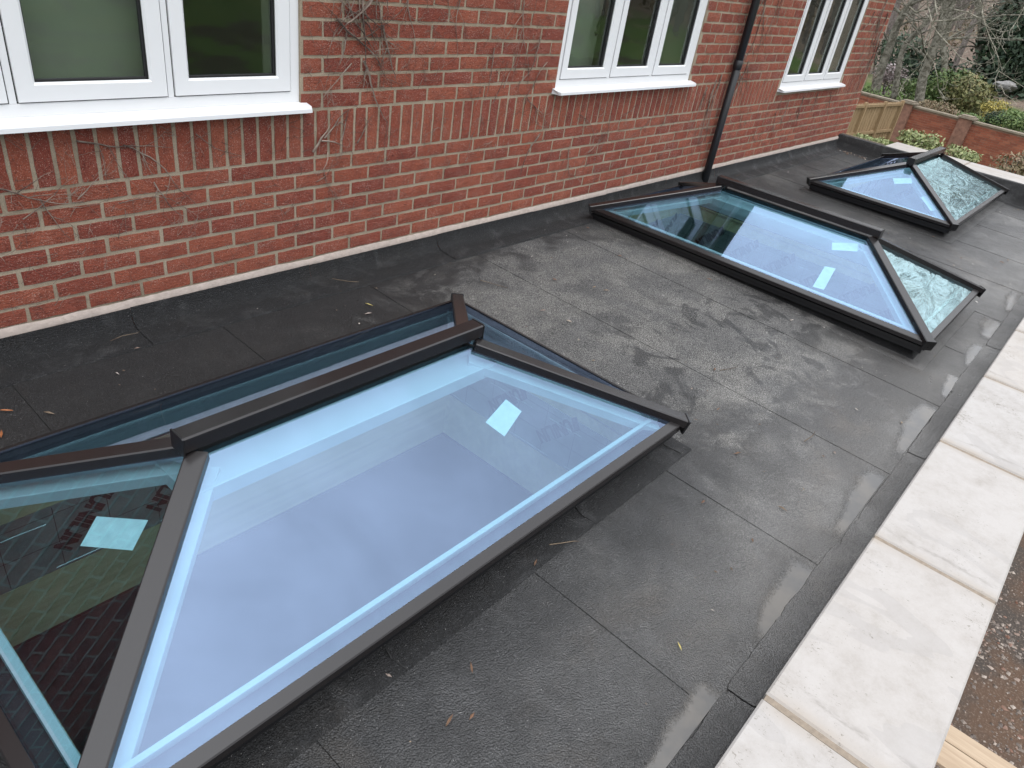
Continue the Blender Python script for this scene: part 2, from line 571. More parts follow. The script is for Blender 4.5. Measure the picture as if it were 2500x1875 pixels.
M = {}
M['brick'] = brick_mat()
M['mortar'] = mortar_mat()
M['fillet'] = plain('mortar_fillet', (0.34, 0.285, 0.25), 0.95, noise=0.15, nscale=40, bump=0.5)
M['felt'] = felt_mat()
M['felt_new'] = felt_mat('roofing_felt_fresh', True)
M['bitumen'] = plain('bitumen_black', (0.006, 0.006, 0.006), 0.5)
M['stone'] = stone_mat()
M['pointing'] = plain('coping_pointing', (0.19, 0.155, 0.12), 0.95, noise=0.2, nscale=60, bump=0.4)
M['upvc'] = plain('white_upvc', (0.66, 0.665, 0.675), 0.28, noise=0.02, nscale=4)
M['seal'] = plain('black_seal', (0.010, 0.010, 0.011), 0.6)
M['anthracite'] = plain('anthracite_aluminium', (0.011, 0.0095, 0.0098), 0.27, noise=0.10, nscale=3, spec=0.5)
M['black_alu'] = plain('black_plastic_trim', (0.007, 0.007, 0.008), 0.35)
M['white_alu'] = plain('white_inner_aluminium', (0.38, 0.385, 0.39), 0.4)
M['paper'] = plain('white_sticker', (0.54, 0.54, 0.52), 0.6, noise=0.10, nscale=30)
M['pipe'] = plain('black_downpipe', (0.010, 0.011, 0.013), 0.42, noise=0.2, nscale=6)
M['lantern_glass'] = glass_mat('lantern_glass_outer', (0.66, 0.83, 0.91), (0.52, 0.68, 1.0), 0.19)
M['lantern_glass_wavy'] = glass_mat('lantern_glass_outer_wavy', (0.66, 0.85, 0.87), (0.60, 0.80, 0.84), 0.40, 0.60, 3.6)
M['inner_glass'] = glass_mat('lantern_glass_inner', (0.82, 0.97, 0.97), (0.9, 0.95, 1.0), 0.01)
M['window_glass'] = glass_mat('window_glass', (0.80, 0.84, 0.80), (0.88, 0.93, 0.90), 0.06, 0.05, 2.0)
M['board'] = plain('foil_faced_insulation', (0.15, 0.15, 0.135), 0.30, noise=0.25, nscale=9, bump=0.15)
M['ink'] = plain('black_print', (0.004, 0.004, 0.004), 0.6)
M['foil'] = plain('foil_crease', (0.55, 0.55, 0.52), 0.25, metal=0.6)
M['pine'] = wood_mat('sawn_pine', (0.36, 0.285, 0.155), (0.46, 0.375, 0.215), (1.2, 22, 22))
M['plank'] = wood_mat('pale_plank', (0.36, 0.27, 0.19), (0.46, 0.36, 0.26), (25, 1.5, 25))
M['fence'] = wood_mat('fence_wood', (0.23, 0.155, 0.085), (0.32, 0.225, 0.13), (30, 30, 1.5))
M['render'] = plain('grey_render', (0.25, 0.24, 0.23), 0.9, noise=0.1, nscale=5)
M['room'] = plain('room_plaster', (0.16, 0.16, 0.155), 0.9)
M['haze_panel'] = plain('grey_haze_panel', (0.26, 0.27, 0.25), 0.9, noise=0.1, nscale=3)
M['room_white'] = plain('room_emulsion', (0.42, 0.42, 0.40), 0.9)
M['concrete'] = plain('concrete_floor', (0.12, 0.12, 0.12), 0.7, noise=0.2, nscale=3)
M['rooftile'] = plain('roof_tile_grey', (0.06, 0.055, 0.05), 0.8, noise=0.3, nscale=8)
M['stem'] = bark_mat('dead_creeper_stem', (0.07, 0.05, 0.042), (0.25, 0.20, 0.165))
M['twig'] = bark_mat('dry_twig', (0.06, 0.045, 0.035), (0.18, 0.14, 0.10))
M['bark'] = bark_mat('tree_bark', (0.065, 0.06, 0.045), (0.19, 0.18, 0.15))
M['pale_bark'] = bark_mat('pale_branch', (0.13, 0.12, 0.095), (0.30, 0.28, 0.23))
M['wood_mass'] = bark_mat('far_twigs_hazed', (0.115, 0.098, 0.088), (0.20, 0.175, 0.162))  # far haze put into the colour: twigs lightened and greyed


def garden_brick_mat():
    t = NT('garden_wall_brick')
    rid = rand_id(t)
    c = t.coord()
    col = t.ramp(rid, [(0, (0.17, 0.055, 0.035)), (0.5, (0.235, 0.075, 0.045)), (1, (0.275, 0.10, 0.06))])
    col = t.mix(t.mrange(t.noise(c, 3, 5), 0.4, 0.7, 0, 0.4), col, (0.13, 0.06, 0.045))
    t.set(Base_Color=col, Roughness=0.9, Specular_IOR_Level=0.2, Normal=t.bump(t.noise(c, 60, 4), 0.4, 0.006))
    return t.m


M['gbrick'] = garden_brick_mat()
M['gpier'] = plain('garden_pier', (0.17, 0.085, 0.06), 0.95, noise=0.35, nscale=7)
M['gmortar'] = plain('garden_wall_mortar', (0.22, 0.13, 0.095), 0.95, noise=0.2, nscale=4)
M['gcoping'] = plain('garden_wall_coping', (0.17, 0.14, 0.105), 0.9, noise=0.25, nscale=6)


def ground_mat():
    t = NT('ground_soil_grass')
    geo = t.new('ShaderNodeNewGeometry')
    c = geo.outputs['Position']
    sep = t.new('ShaderNodeSeparateXYZ'); t.l.new(c, sep.inputs[0])
    X, Y = sep.outputs[0], sep.outputs[1]
    n = t.noise(c, 1.1, 6, 0.65)
    fine = t.noise(c, 42, 4, 0.7)
    soil = t.mix(t.mrange(n, 0.4, 0.62), (0.098, 0.064, 0.046), (0.062, 0.053, 0.047))
    soil = t.mix(t.mrange(fine, 0.5, 0.7, 0, 0.6), soil, (0.24, 0.19, 0.15))
    gn = t.noise(c, 0.35, 4, 0.6)
    grass = t.mix(t.mrange(fine, 0.35, 0.65), (0.040, 0.066, 0.020), (0.075, 0.115, 0.032))
    grass = t.mix(t.mrange(gn, 0.45, 0.7, 0, 0.5), grass, (0.11, 0.12, 0.04))
    litter = t.mix(t.mrange(t.noise(c, 3.5, 5, 0.7), 0.35, 0.65), (0.10, 0.078, 0.064), (0.19, 0.145, 0.115))
    grass = t.mix(t.mrange(t.noise(c, 0.16, 4, 0.6, 0.8), 0.50, 0.56, 0.0, 0.85), grass, (0.045, 0.036, 0.028))
    far = t.math('MAXIMUM', t.mrange(X, 13, 17), t.mrange(Y, -9, -13))
    col = t.mix(far, soil, grass)
    col = t.mix(t.mrange(t.math('ADD', X, t.math('MULTIPLY', gn, 20)), 55, 60), col, litter)
    t.set(Base_Color=col, Roughness=0.95, Specular_IOR_Level=0.1, Normal=t.bump(fine, 0.6, 0.02))
    return t.m


M['ground'] = ground_mat()
M['gravel'] = leaf_mat('gravel_stones', [(0.07, 0.06, 0.055), (0.20, 0.165, 0.14), (0.12, 0.10, 0.09), (0.34, 0.29, 0.25), (0.16, 0.08, 0.055)], 0.8)


def puddle_mat():
    t = NT('silty_water')
    geo = t.new('ShaderNodeNewGeometry')
    c = geo.outputs['Position']
    n = t.noise(c, 6, 4, 0.6)
    col = t.mix(t.mrange(n, 0.35, 0.65), (0.066, 0.064, 0.062), (0.100, 0.091, 0.080))
    t.set(Base_Color=col, Roughness=0.06, Specular_IOR_Level=0.55, Normal=t.bump(t.noise(c, 14, 2), 0.02, 0.01))
    # the film thins out between the granules towards its rim
    at = t.new('ShaderNodeAttribute', attribute_name='depth')
    g = t.noise(c, 90, 3, 0.7)
    fac = t.mrange(t.math('ADD', at.outputs['Fac'], t.math('MULTIPLY', t.math('SUBTRACT', g, 0.5), 0.9)), 0.15, 0.95, 0.0, 1.0)
    tr = t.new('ShaderNodeBsdfTransparent')
    mx = t.new('ShaderNodeMixShader')
    t.l.new(fac, mx.inputs[0]); t.l.new(tr.outputs[0], mx.inputs[1]); t.l.new(t.p.outputs[0], mx.inputs[2])
    t.l.new(mx.outputs[0], t.n['Material Output'].inputs[0])
    return t.m


M['puddle'] = puddle_mat()
M['leaf_green'] = leaf_mat('shrub_green', [(0.035, 0.075, 0.022), (0.065, 0.11, 0.03), (0.12, 0.16, 0.05), (0.05, 0.085, 0.025)])
M['leaf_pale'] = leaf_mat('shrub_pale', [(0.16, 0.19, 0.07), (0.25, 0.27, 0.12), (0.10, 0.14, 0.05), (0.30, 0.29, 0.16)])
M['leaf_olive'] = leaf_mat('shrub_olive', [(0.10, 0.11, 0.04), (0.16, 0.15, 0.06), (0.07, 0.09, 0.03), (0.20, 0.16, 0.075)])
M['leaf_brown'] = leaf_mat('shrub_brown', [(0.15, 0.11, 0.06), (0.20, 0.15, 0.09), (0.12, 0.11, 0.06), (0.17, 0.10, 0.07)])
M['leaf_yellow'] = leaf_mat('shrub_yellow', [(0.30, 0.24, 0.05), (0.40, 0.33, 0.09), (0.22, 0.19, 0.05), (0.12, 0.13, 0.04)])
M['leaf_dark'] = leaf_mat('evergreen_dark', [(0.016, 0.032, 0.020), (0.028, 0.050, 0.028), (0.045, 0.068, 0.035)])
M['leaf_blossom'] = leaf_mat('blossom', [(0.45, 0.40, 0.40), (0.12, 0.09, 0.08), (0.30, 0.24, 0.24), (0.08, 0.06, 0.05)])
M['leaf_litter'] = leaf_mat('dead_leaf_bits', [(0.14, 0.075, 0.045), (0.09, 0.06, 0.04), (0.22, 0.17, 0.12), (0.45, 0.43, 0.40), (0.10, 0.05, 0.03)])
M['leaf_tan'] = plain('dead_leaf_tan', (0.13, 0.075, 0.045), 0.8)
M['leaf_orange'] = plain('dead_leaf_orange', (0.30, 0.11, 0.04), 0.7)
M['leaf_lemon'] = plain('dead_leaf_lemon', (0.40, 0.34, 0.12), 0.7)
M['rock'] = plain('garden_rock', (0.18, 0.175, 0.17), 0.9, noise=0.3, nscale=4, bump=0.4)

# ------------------------------------------------------------------ ground and terrain
GZ = -4.0


def ground_z(x, y):
    if x < 29.9: return GZ
    h = -3.45 + 0.028 * min(x - 29.9, 18)
    if x > 45:
        h += 0.085 * (x - 45)
    h += 0.25 * mnoise.noise(Vector((x * 0.12, y * 0.12, 3.0))) * min(1, (x - 29.9) / 6)
    if x > 260: h = min(h, 18 + 0 * x)
    return h


def build_ground():
    xs = [-900, -300, -80, -20, -5, 0, 5, 10, 15, 20, 25, 29.85, 29.9] + [31 + 1.5 * i for i in range(45)] + [105, 120, 150, 200, 260, 500, 1200]
    ys = [-900, -300, -120, -70] + [-50 + 2.5 * i for i in range(41)] + [70, 120, 300, 900]
    b = MB()
    vs, fs = [], []
    for x in xs:
        for y in ys:
            vs.append((x, y, ground_z(x, y)))
    n = len(ys)
    for i in range(len(xs) - 1):
        for j in range(n - 1):
            fs.append((i * n + j, (i + 1) * n + j, (i + 1) * n + j + 1, i * n + j + 1))
    b.raw(vs, fs)
    o = b.build('ground', M['ground'])
    tag(o, kind='structure')


build_ground()

# gravel chips on the soil beside the parapet
b = MB()
g = random.Random(11)
for i in range(22000):
    x, y = g.uniform(2.5, 10), g.uniform(-6.2, -3.35)
    dens = mnoise.noise(Vector((x * 0.9, y * 0.9, 5.0)))
    if g.random() > 0.50 + dens * 1.1: continue
    s = g.choice((0.006, 0.008, 0.010, 0.012, 0.018, 0.026))
    a = g.uniform(0, 6.28)
    pts = []
    for k in range(4):
        w = a + k * 1.571 + g.uniform(-.3, .3)
        pts.append((x + s * math.cos(w) * g.uniform(.7, 1.4), y + s * math.sin(w) * g.uniform(.7, 1.4), GZ + 0.002))
    top = (x + g.uniform(-.3, .3) * s, y + g.uniform(-.3, .3) * s, GZ + s * g.uniform(0.5, 1.0))
    b.raw(pts + [top], [(0, 1, 4), (1, 2, 4), (2, 3, 4), (3, 0, 4)])
tag(b.build('gravel', M['gravel']), 'loose grey and brown gravel on the red soil below the parapet', 'gravel', kind='stuff')

# ------------------------------------------------------------------ the house
house = empty('brick_house', (3.0, 0.15, GZ))
tag(house, 'red brick house with white windows rising behind the flat roof', 'house')
HM = house.matrix_world.copy()
HOFF = Vector((3.0, 0.15, GZ))


def hb(mb, name, mats, parent=None, **kw):
    """build a mesh made in world coordinates as a child of the house (or of one of its parts)"""
    off = HOFF if parent is None else Vector(parent['origin'])
    mb.v = [(v[0] - off.x, v[1] - off.y, v[2] - off.z) for v in mb.v]
    return mb.build(name, mats, parent or house, **kw)


XL, XR = -3.2, 9.58
W_SPEC = [(-0.499, 1.271, 0.262, 1.512), (3.19, 4.96, 0.262, 1.512), (6.88, 8.65, 0.14, 1.39)]
SILL = 0.034
openings = [(x0, x1, z0 - SILL, z1) for (x0, x1, z0, z1) in W_SPEC]
WALL_TOP = 1.66
b = MB()
for (x0, x1, z0, z1) in minus((XL, XR, GZ, WALL_TOP), openings):
    b.face([(x0, 0.0023, z0), (x1, 0.0023, z0), (x1, 0.0023, z1), (x0, 0.0023, z1)])
    b.face([(x0, 0.10, z0), (x0, 0.10, z1), (x1, 0.10, z1), (x1, 0.10, z0)])
for (x0, x1, z0, z1) in openings:
    for (p, q) in (((x0, z0), (x0, z1)), ((x0, z1), (x1, z1)), ((x1, z1), (x1, z0)), ((x1, z0), (x0, z0))):
        b.face([(p[0], 0.0023, p[1]), (p[0], 0.09, p[1]), (q[0], 0.09, q[1]), (q[0], 0.0023, q[1])])
b.face([(XR, 0.01, GZ), (XR, 0.10, GZ), (XR, 0.10, WALL_TOP), (XR, 0.01, WALL_TOP)])
wall = hb(b, 'wall', M['mortar'])
wall['origin'] = list(HOFF)
wall['label'] = 'red rustic brick wall with buff mortar joints'

# -- bricks: eight stretcher shapes shared by all
BW, BH, BD = 0.2145, 0.0648, 0.060


def brick_shape(seed):
    q = random.Random(seed)
    nx, nz = 5, 2
    vs = []
    for j in range(nz + 1):
        for i in range(nx + 1):
            x = -BW / 2 + BW * i / nx
            z = -BH / 2 + BH * j / nz
            edge = (i in (0, nx)) + (j in (0, nz))
            y = q.uniform(-0.0011, 0.0003) + (0.0006 if edge == 1 else 0.0012 if edge == 2 else -0.0008)
            if i in (0, nx): x += q.uniform(-.0014, .0014)
            if j in (0, nz): z += q.uniform(-.0018, .0018)
            vs.append((x, y, z))
    fs = []
    for j in range(nz):
        for i in range(nx):
            a = j * (nx + 1) + i
            fs.append((a, a + 1, a + nx + 2, a + nx + 1))
    ring = [i for i in range(nx + 1)] + [(nx + 1) * j + nx for j in range(1, nz + 1)] + [(nx + 1) * nz + i for i in range(nx - 1, -1, -1)] + [(nx + 1) * j for j in range(nz - 1, 0, -1)]
    n0 = len(vs)
    for k in ring:
        vs.append((vs[k][0], 0.022, vs[k][2]))
    for k in range(len(ring)):
        k2 = (k + 1) % len(ring)
        fs.append((ring[k2], ring[k], n0 + k, n0 + k2))
    return vs, fs


SHAPES = [brick_shape(100 + i) for i in range(8)]
SHAPE_ME = []
for i, (vs, fs) in enumerate(SHAPES):
    q = MB(); q.raw(vs, fs)
    SHAPE_ME.append(q.mesh('brick_shape', M['brick'], smooth=False))

bricks = []          # (x, z, width scale, height scale, upright)
bq = random.Random(5)
PITCH, CH = 0.225, 0.075


def lay_course(zc, h, phase, x0=XL, x1=XR, skip=()):
    k = math.floor((x0 - phase) / PITCH) - 1
    x = phase + k * PITCH
    while x < x1:
        for (a, c) in [(max(x + .0078, x0), min(x + PITCH - .0078, x1))]:
            segs = [(a, c)]
            for (h0, h1, g0, g1) in list(openings) + list(skip):
                if g0 < zc + h * .25 and g1 > zc - h * .25:
                    ns = []
                    for (s, e) in segs:
                        if h1 <= s or h0 >= e: ns.append((s, e)); continue
                        if h0 - s > 0.028: ns.append((s, h0 - 0.004))
                        if e - h1 > 0.028: ns.append((h1 + 0.004, e))
                    segs = ns
            for (s, e) in segs:
                if e - s < 0.025: continue
                bricks.append(((s + e) / 2 + bq.uniform(-.0015, .0015), zc + bq.uniform(-.0015, .0015), (e - s) / BW, h / BH, False))
        x += PITCH


for j in range(1, 11):                                   # courses below the soldier course
    lay_course(-(j - 0.5) * CH, CH - .0160, 0.0 if j % 2 else PITCH / 2)
# soldier course
sx = XL
k = 0
while sx < XR - 0.07:
    c = sx + 0.0385
    under3 = W_SPEC[2][0] - 0.02 < c < W_SPEC[2][1] + 0.02
    if not under3:
        bricks.append((c + bq.uniform(-.001, .001), 0.1125 + bq.uniform(-.0015, .0015), 0.972, 0.94, True))
    sx += 0.0772
lay_course(0.0375, CH - .0160, 0.05, W_SPEC[2][0] - .018, W_SPEC[2][1] + .02)
# courses above
UP = 0.0775
for j in range(0, 19):
    lay_course(0.2255 + (j + .5) * UP, UP - .0160, 0.043 if j % 2 == 0 else 0.043 - PITCH / 2)


def seen(x, z):
    v = Vector((x, 0, z)) - CAM_C
    dd = sum(v[i] * CAM_R[2][i] for i in range(3))
    if dd < 0.1: return None
    a = 1250 + FPX * sum(v[i] * CAM_R[0][i] for i in range(3)) / dd
    c = 937.5 + FPX * sum(v[i] * CAM_R[1][i] for i in range(3)) / dd
    if -60 < a < 2560 and -60 < c < 1935: return dd
    return None


vis = sorted([(q[2] * q[3] / seen(q[0], q[1]) ** 2, i) for i, q in enumerate(bricks) if seen(q[0], q[1]) and q[1] > -0.545], reverse=True)
near = set(i for _, i in vis[:298])
rest = MB()
for i, (x, z, sw, sh, up) in enumerate(bricks):
    s = bq.randrange(8)
    yj = bq.uniform(-.0016, .0002)
    flip = bq.random() < .5
    if i in near:
        o = link('brick', SHAPE_ME[s], wall, (x - HOFF.x, yj - HOFF.y, z - HOFF.z), (0, (math.pi / 2 if up else 0) + (math.pi if flip else 0) + bq.uniform(-.006, .006), 0), (sw, 1, sh))
    elif z > -0.6 or True:
        vs, fs = SHAPES[s]
        out = []
        for (a, c, e) in vs:
            if flip: a, e = -a, -e
            a *= sw; e *= sh
            if up: a, e = e, -a
            out.append((a + x, c + yj, e + z))
        rest.raw(out, fs)
o = hb(rest, 'brickwork', M['brick'], wall)
o['kind'] = 'stuff'

# mortar fillet over the lead-in of the felt
b = MB()
top, bot, frt = [], [], []
n = 420
for i in range(n + 1):
    x = XL + (XR - XL) * i / n
    w = mnoise.noise(Vector((x * 5, 0, 1))) * .006 + mnoise.noise(Vector((x * 21, 0, 2))) * .004
    w2 = mnoise.noise(Vector((x * 4, 7, 1))) * .007 + mnoise.noise(Vector((x * 26, 7, 2))) * .004
    top.append((x, -0.003, -0.523 + w)); frt.append((x, -0.016 + w * .3, -0.542 + w2 * .6)); bot.append((x, -0.014, -0.562 + w2))
b.loft([top, frt, bot], closed=False)
hb(b, 'mortar_fillet', M['fillet'], smooth=True)


# -- windows
def mitre_frame(b, x0, x1, z0, z1, w, yf, yb, bev=0.006, mi=0):
    """picture-frame of four mitred members, front at yf, back at yb, inner edge chamfered"""
    O = [(x0, z0), (x1, z0), (x1, z1), (x0, z1)]
    A = [(x0 + w - bev, z0 + w - bev), (x1 - w + bev, z0 + w - bev), (x1 - w + bev, z1 - w + bev), (x0 + w - bev, z1 - w + bev)]
    I = [(x0 + w, z0 + w), (x1 - w, z0 + w), (x1 - w, z1 - w), (x0 + w, z1 - w)]
    for k in range(4):
        k2 = (k + 1) % 4
        P = lambda L, kk, y: (L[kk][0], y, L[kk][1])
        b.face([P(O, k, yf), P(O, k2, yf), P(A, k2, yf), P(A, k, yf)], mi)
        b.face([P(A, k, yf), P(A, k2, yf), P(I, k2, yf + bev), P(I, k, yf + bev)], mi)
        b.face([P(I, k, yf + bev), P(I, k2, yf + bev), P(I, k2, yb), P(I, k, yb)], mi)
        b.face([P(O, k2, yf), P(O, k, yf), P(O, k, yb), P(O, k2, yb)], mi)
        b.face([P(O, k2, yb), P(O, k, yb), P(I, k, yb), P(I, k2, yb)], mi)


W_LABEL = ['white casement window nearest the camera, cut by the left edge of the picture',
           'white three-light casement window left of the black downpipe',
           'white three-light casement window between the downpipe and the house corner']
for wi, (x0, x1, z0, z1) in enumerate(W_SPEC):
    b = MB()
    fb, mu, g = 0.050, 0.034, 0.0055
    sw = (x1 - x0 - 2 * fb - 2 * mu) / 3
    # outer frame and mullions as one moulded piece
    mitre_frame(b, x0, x1, z0, z1, fb - g, 0.012, 0.075, 0.002)
    for k in (1, 2):
        xm = x0 + fb + k * sw + (k - 1) * mu
        b.box((xm + g, 0.012, z0 + fb - g), (xm + mu - g, 0.075, z1 - fb + g))
    win = hb(b, 'window', M['upvc'])
    win['origin'] = list(HOFF)
    win['label'] = W_LABEL[wi]
    sb = MB()
    for k in range(3):
        a = x0 + fb + k * (sw + mu)
        sb.box((a - g - .001, 0.018, z0 + fb - g - .001), (a + sw + g + .001, 0.022, z0 + fb + 0.02))
        sb.box((a - g - .001, 0.018, z1 - fb - .02), (a + sw + g + .001, 0.022, z1 - fb + g + .001))
        sb.box((a - g - .001, 0.0182, z0 + fb), (a + .02, 0.0222, z1 - fb))
        sb.box((a + sw - .02, 0.0182, z0 + fb), (a + sw + g + .001, 0.0222, z1 - fb))
    hb(sb, 'frame_seal', M['seal'], win)
    for k in range(3):
        a = x0 + fb + k * (sw + mu)
        q = MB()
        mitre_frame(q, a, a + sw, z0 + fb, z1 - fb, 0.064, 0.006, 0.0175, 0.008)
        hb(q, 'sash', M['upvc'], win)
        q = MB()
        mitre_frame(q, a + .062, a + sw - .062, z0 + fb + .062, z1 - fb - .062, 0.009, 0.026, 0.040, 0.001)
        hb(q, 'glazing_seal', M['seal'], win)
        q = MB()
        q.box((a + .060, 0.036, z0 + fb + .060), (a + sw - .060, 0.040, z1 - fb - .060))
        hb(q, 'pane', M['window_glass'], win)
    # projecting sill with sloping top
    q = MB()
    ex = 0.032
    pr = [(0.012, z0 - .0005), (-0.040, z0 - .010), (-0.058, z0 - .014), (-0.060, z0 - .018), (-0.060, z0 - .034), (-0.050, z0 - .036), (0.012, z0 - .0335)]
    ring0 = [(x0 - ex + (0.022 if y < -0.03 else 0) * 0, y, z) for (y, z) in pr]
    rings = [[(x0 - ex, y, z) for (y, z) in pr], [(x1 + ex, y, z) for (y, z) in pr]]
    rings[0] = [(x + (0.026 if y < -0.045 else 0), y, z) for (x, y, z) in rings[0]]
    rings[1] = [(x - (0.010 if y < -0.057 else 0), y, z) for (x, y, z) in rings[1]]
    q.loft(rings)
    recalc(hb(q, 'window_sill', M['upvc'], win))
    if wi == 1:
        q = MB()
        hx, hz = x0 + fb + sw - .10, 0.62
        q.tube([(hx, 0.075, hz + .10), (hx + .012, 0.085, hz + .06), (hx - .008, 0.09, hz), (hx, 0.085, hz - .04), (hx - .02, .085, hz - .055), (hx - .03, .085, hz - .035)], 0.008, 6)
        hb(q, 'window_handle', M['seal'], win, smooth=True)

# rooms behind the windows
b = MB()
RX0, RX1, RY0, RY1, RZ0, RZ1 = XL + .05, XR - .05, 0.3, 4.2, -0.62, 1.64
for (x0, x1, z0, z1) in minus((RX0, RX1, RZ0, RZ1), openings):
    b.face([(x0, RY0, z0), (x0, RY0, z1), (x1, RY0, z1), (x1, RY0, z0)])
b.face([(RX0, RY1, RZ0), (RX1, RY1, RZ0), (RX1, RY1, RZ1), (RX0, RY1, RZ1)])
b.face([(RX0, RY0, RZ0), (RX1, RY0, RZ0), (RX1, RY1, RZ0), (RX0, RY1, RZ0)])
b.face([(RX0, RY0, RZ1), (RX0, RY1, RZ1), (RX1, RY1, RZ1), (RX1, RY0, RZ1)])
for (x0, x1, z0, z1) in openings:
    for (p, q) in (((x0, z0), (x0, z1)), ((x0, z1), (x1, z1)), ((x1, z1), (x1, z0)), ((x1, z0), (x0, z0))):
        b.face([(p[0], 0.09, p[1]), (p[0], 0.3, p[1]), (q[0], 0.3, q[1]), (q[0], 0.09, q[1])])
for x in (RX0, 2.2, 5.9, RX1):
    b.box((x - .04, RY0, RZ0), (x + .04, RY1, RZ1))
hb(b, 'room_lining', M['room_white'])
# added grey panels behind panes, standing in for reflected haze
for (x0, x1, z0, z1) in ((0.02, 0.70, 0.30, 1.46), (4.42, 4.66, 0.30, 1.46), (3.20, 3.74, 0.30, 1.46)):
    b = MB(); b.box((x0, 0.13, z0), (x1, 0.136, z1)); hb(b, 'haze_panel', M['haze_panel'])
# eaves
b = MB()
b.box((XL, -0.10, 1.665), (XR + .1, 0.35, 1.69)); b.box((XL, -0.118, 1.655), (XR + .1, -0.1005, 1.80))
hb(b, 'soffit_and_fascia', M['upvc'])
b = MB()
arc = [(-0.18 + 0.058 * math.cos(a), 1.79 + 0.058 * math.sin(a)) for a in [math.pi + math.pi * i / 10 for i in range(11)]]
arc += [(y * 1.0 + (0.004 if y < -.18 else -0.004), z + .003) for (y, z) in reversed(arc)]
b.loft([[(XL, y, z) for (y, z) in arc], [(XR + .15, y, z) for (y, z) in arc]])
hb(b, 'gutter', M['pipe'])
b = MB()
b.raw([(XL, -0.19, 1.80), (XR + .15, -0.19, 1.80), (XR + .15, 4.4, 4.3), (XL, 4.4, 4.3), (XL, -0.19, 1.83), (XR + .15, -0.19, 1.83), (XR + .15, 4.4, 4.34), (XL, 4.4, 4.34)],
      [(0, 3, 2, 1), (4, 5, 6, 7), (0, 1, 5, 4), (1, 2, 6, 5), (2, 3, 7, 6), (3, 0, 4, 7)])
hb(b, 'roof', M['rooftile'])
b = MB()
b.box((XR - .12, 0.10, GZ), (XR - .002, 4.4, WALL_TOP)); b.box((XL, 4.21, GZ), (XR - .13, 4.4, WALL_TOP)); b.box((XL, 0.31, GZ), (XL + .04, 4.2, WALL_TOP))
hb(b, 'rear_wall', M['render'])

# downpipe
PX, PY = 5.655, -0.056
b = MB()
b.tube([(PX, PY, roof_z(0) + .002), (PX, PY, 0.345)], 0.034, 20)
b.tube([(PX, PY, 0.3455), (PX, PY, 0.42)], 0.039, 20)
b.tube([(PX, PY, 0.4205), (PX, PY, 1.74)], 0.034, 20)
dp = hb(b, 'downpipe', M['pipe'], smooth=True)
bevel(dp, 0.002)
dp['origin'] = list(HOFF)
b = MB()
b.tube([(PX, PY, 0.93), (PX, PY, 0.965)], 0.0385, 20)
b.box((PX - .055, -0.02, 0.925), (PX + .055, -0.002, 0.97))
hb(b, 'bracket', M['pipe'], dp)

# ------------------------------------------------------------------ flat roof
L_, W_ = 2.437, 1.372
LANT = [(0.5109, -1.3813, 0), (4.3581, -1.3564, 1), (7.8707, -1.3496, 0)]
RX_END = 9.30
roof = tag(empty('flat_roof', (3.4, -1.4, -0.95)), kind='structure')
ROFF = Vector((3.4, -1.4, -0.95))


def rb(mb, name, mats, parent=None, **kw):
    mb.v = [(v[0] - ROFF.x, v[1] - ROFF.y, v[2] - ROFF.z) for v in mb.v]
    return mb.build(name, mats, parent or roof, **kw)


KI = 0.075                                   # kerb face set in from the frame edge
WI = 0.125                                   # well lining set in
kerbs, wells = [], []
for (cx, cy, a) in LANT:
    hx, hy = (L_ / 2, W_ / 2) if a == 0 else (W_ / 2, L_ / 2)
    kerbs.append((cx - hx + KI, cx + hx - KI, cy - hy + KI, cy + hy - KI))
    wells.append((cx - hx + WI, cx + hx - WI, cy - hy + WI, cy + hy - WI))
RX0_, RY_F = -2.6, -2.90
# deck below the felt
b = MB()
for (x0, x1, y0, y1) in minus((RX0_, RX_END, RY_F, 0.0), wells):
    b.face([(x0, y0, roof_z(y0) - .003), (x1, y0, roof_z(y0) - .003), (x1, y1, roof_z(y1) - .003), (x0, y1, roof_z(y1) - .003)])
    b.face([(x0, y0, -1.315), (x0, y1, -1.315), (x1, y1, -1.315), (x1, y0, -1.315)])
rb(b, 'deck', M['bitumen'])
# main sheets, lap edges square to the wall
laps = [-2.6, -1.9, -1.03, -0.16, 0.70, 1.556, 2.408, 3.305, 4.18, 5.06, 5.93, 6.80, 7.68, 8.55, RX_END]
for i in range(len(laps) - 1):
    x0, x1 = laps[i], laps[i + 1]
    b = MB()
    y0, y1 = RY_F, -0.02
    n = 40
    ed = [(0.0004 + 0.0006 * mnoise.noise(Vector((k * .9, i * 3.1, 0)))) for k in range(n + 1)]
    ys = [y0 + (y1 - y0) * k / n for k in range(n + 1)]
    for (a, c, e, g) in minus((x0, x1, y0, y1), wells):
        yy = sorted(set([e, g] + [y for y in ys if e < y < g]))
        for p, q in zip(yy[:-1], yy[1:]):
            kp, kq = int(round((p - y0) / (y1 - y0) * n)), int(round((q - y0) / (y1 - y0) * n))
            aw = lambda y, kk: a + (0.0003 + ed[kk] if abs(a - x0) < 1e-6 else 0)
            cw = lambda y, kk: c - (0.0003 + ed[kk] if abs(c - x1) < 1e-6 else 0)
            lift = lambda x: 0.0005 + 0.0022 * (x1 - x) / (x1 - x0)
            b.face([(aw(p, kp), p, roof_z(p) + lift(a)), (cw(p, kp), p, roof_z(p) + lift(c)), (cw(q, kq), q, roof_z(q) + lift(c)), (aw(q, kq), q, roof_z(q) + lift(a))])
            if abs(a - x0) < 1e-6:
                b.face([(aw(q, kq), q, roof_z(q) - .003), (aw(p, kp), p, roof_z(p) - .003), (aw(p, kp), p, roof_z(p) + lift(a)), (aw(q, kq), q, roof_z(q) + lift(a))])
    rb(b, 'roofing_sheet', M['felt'])
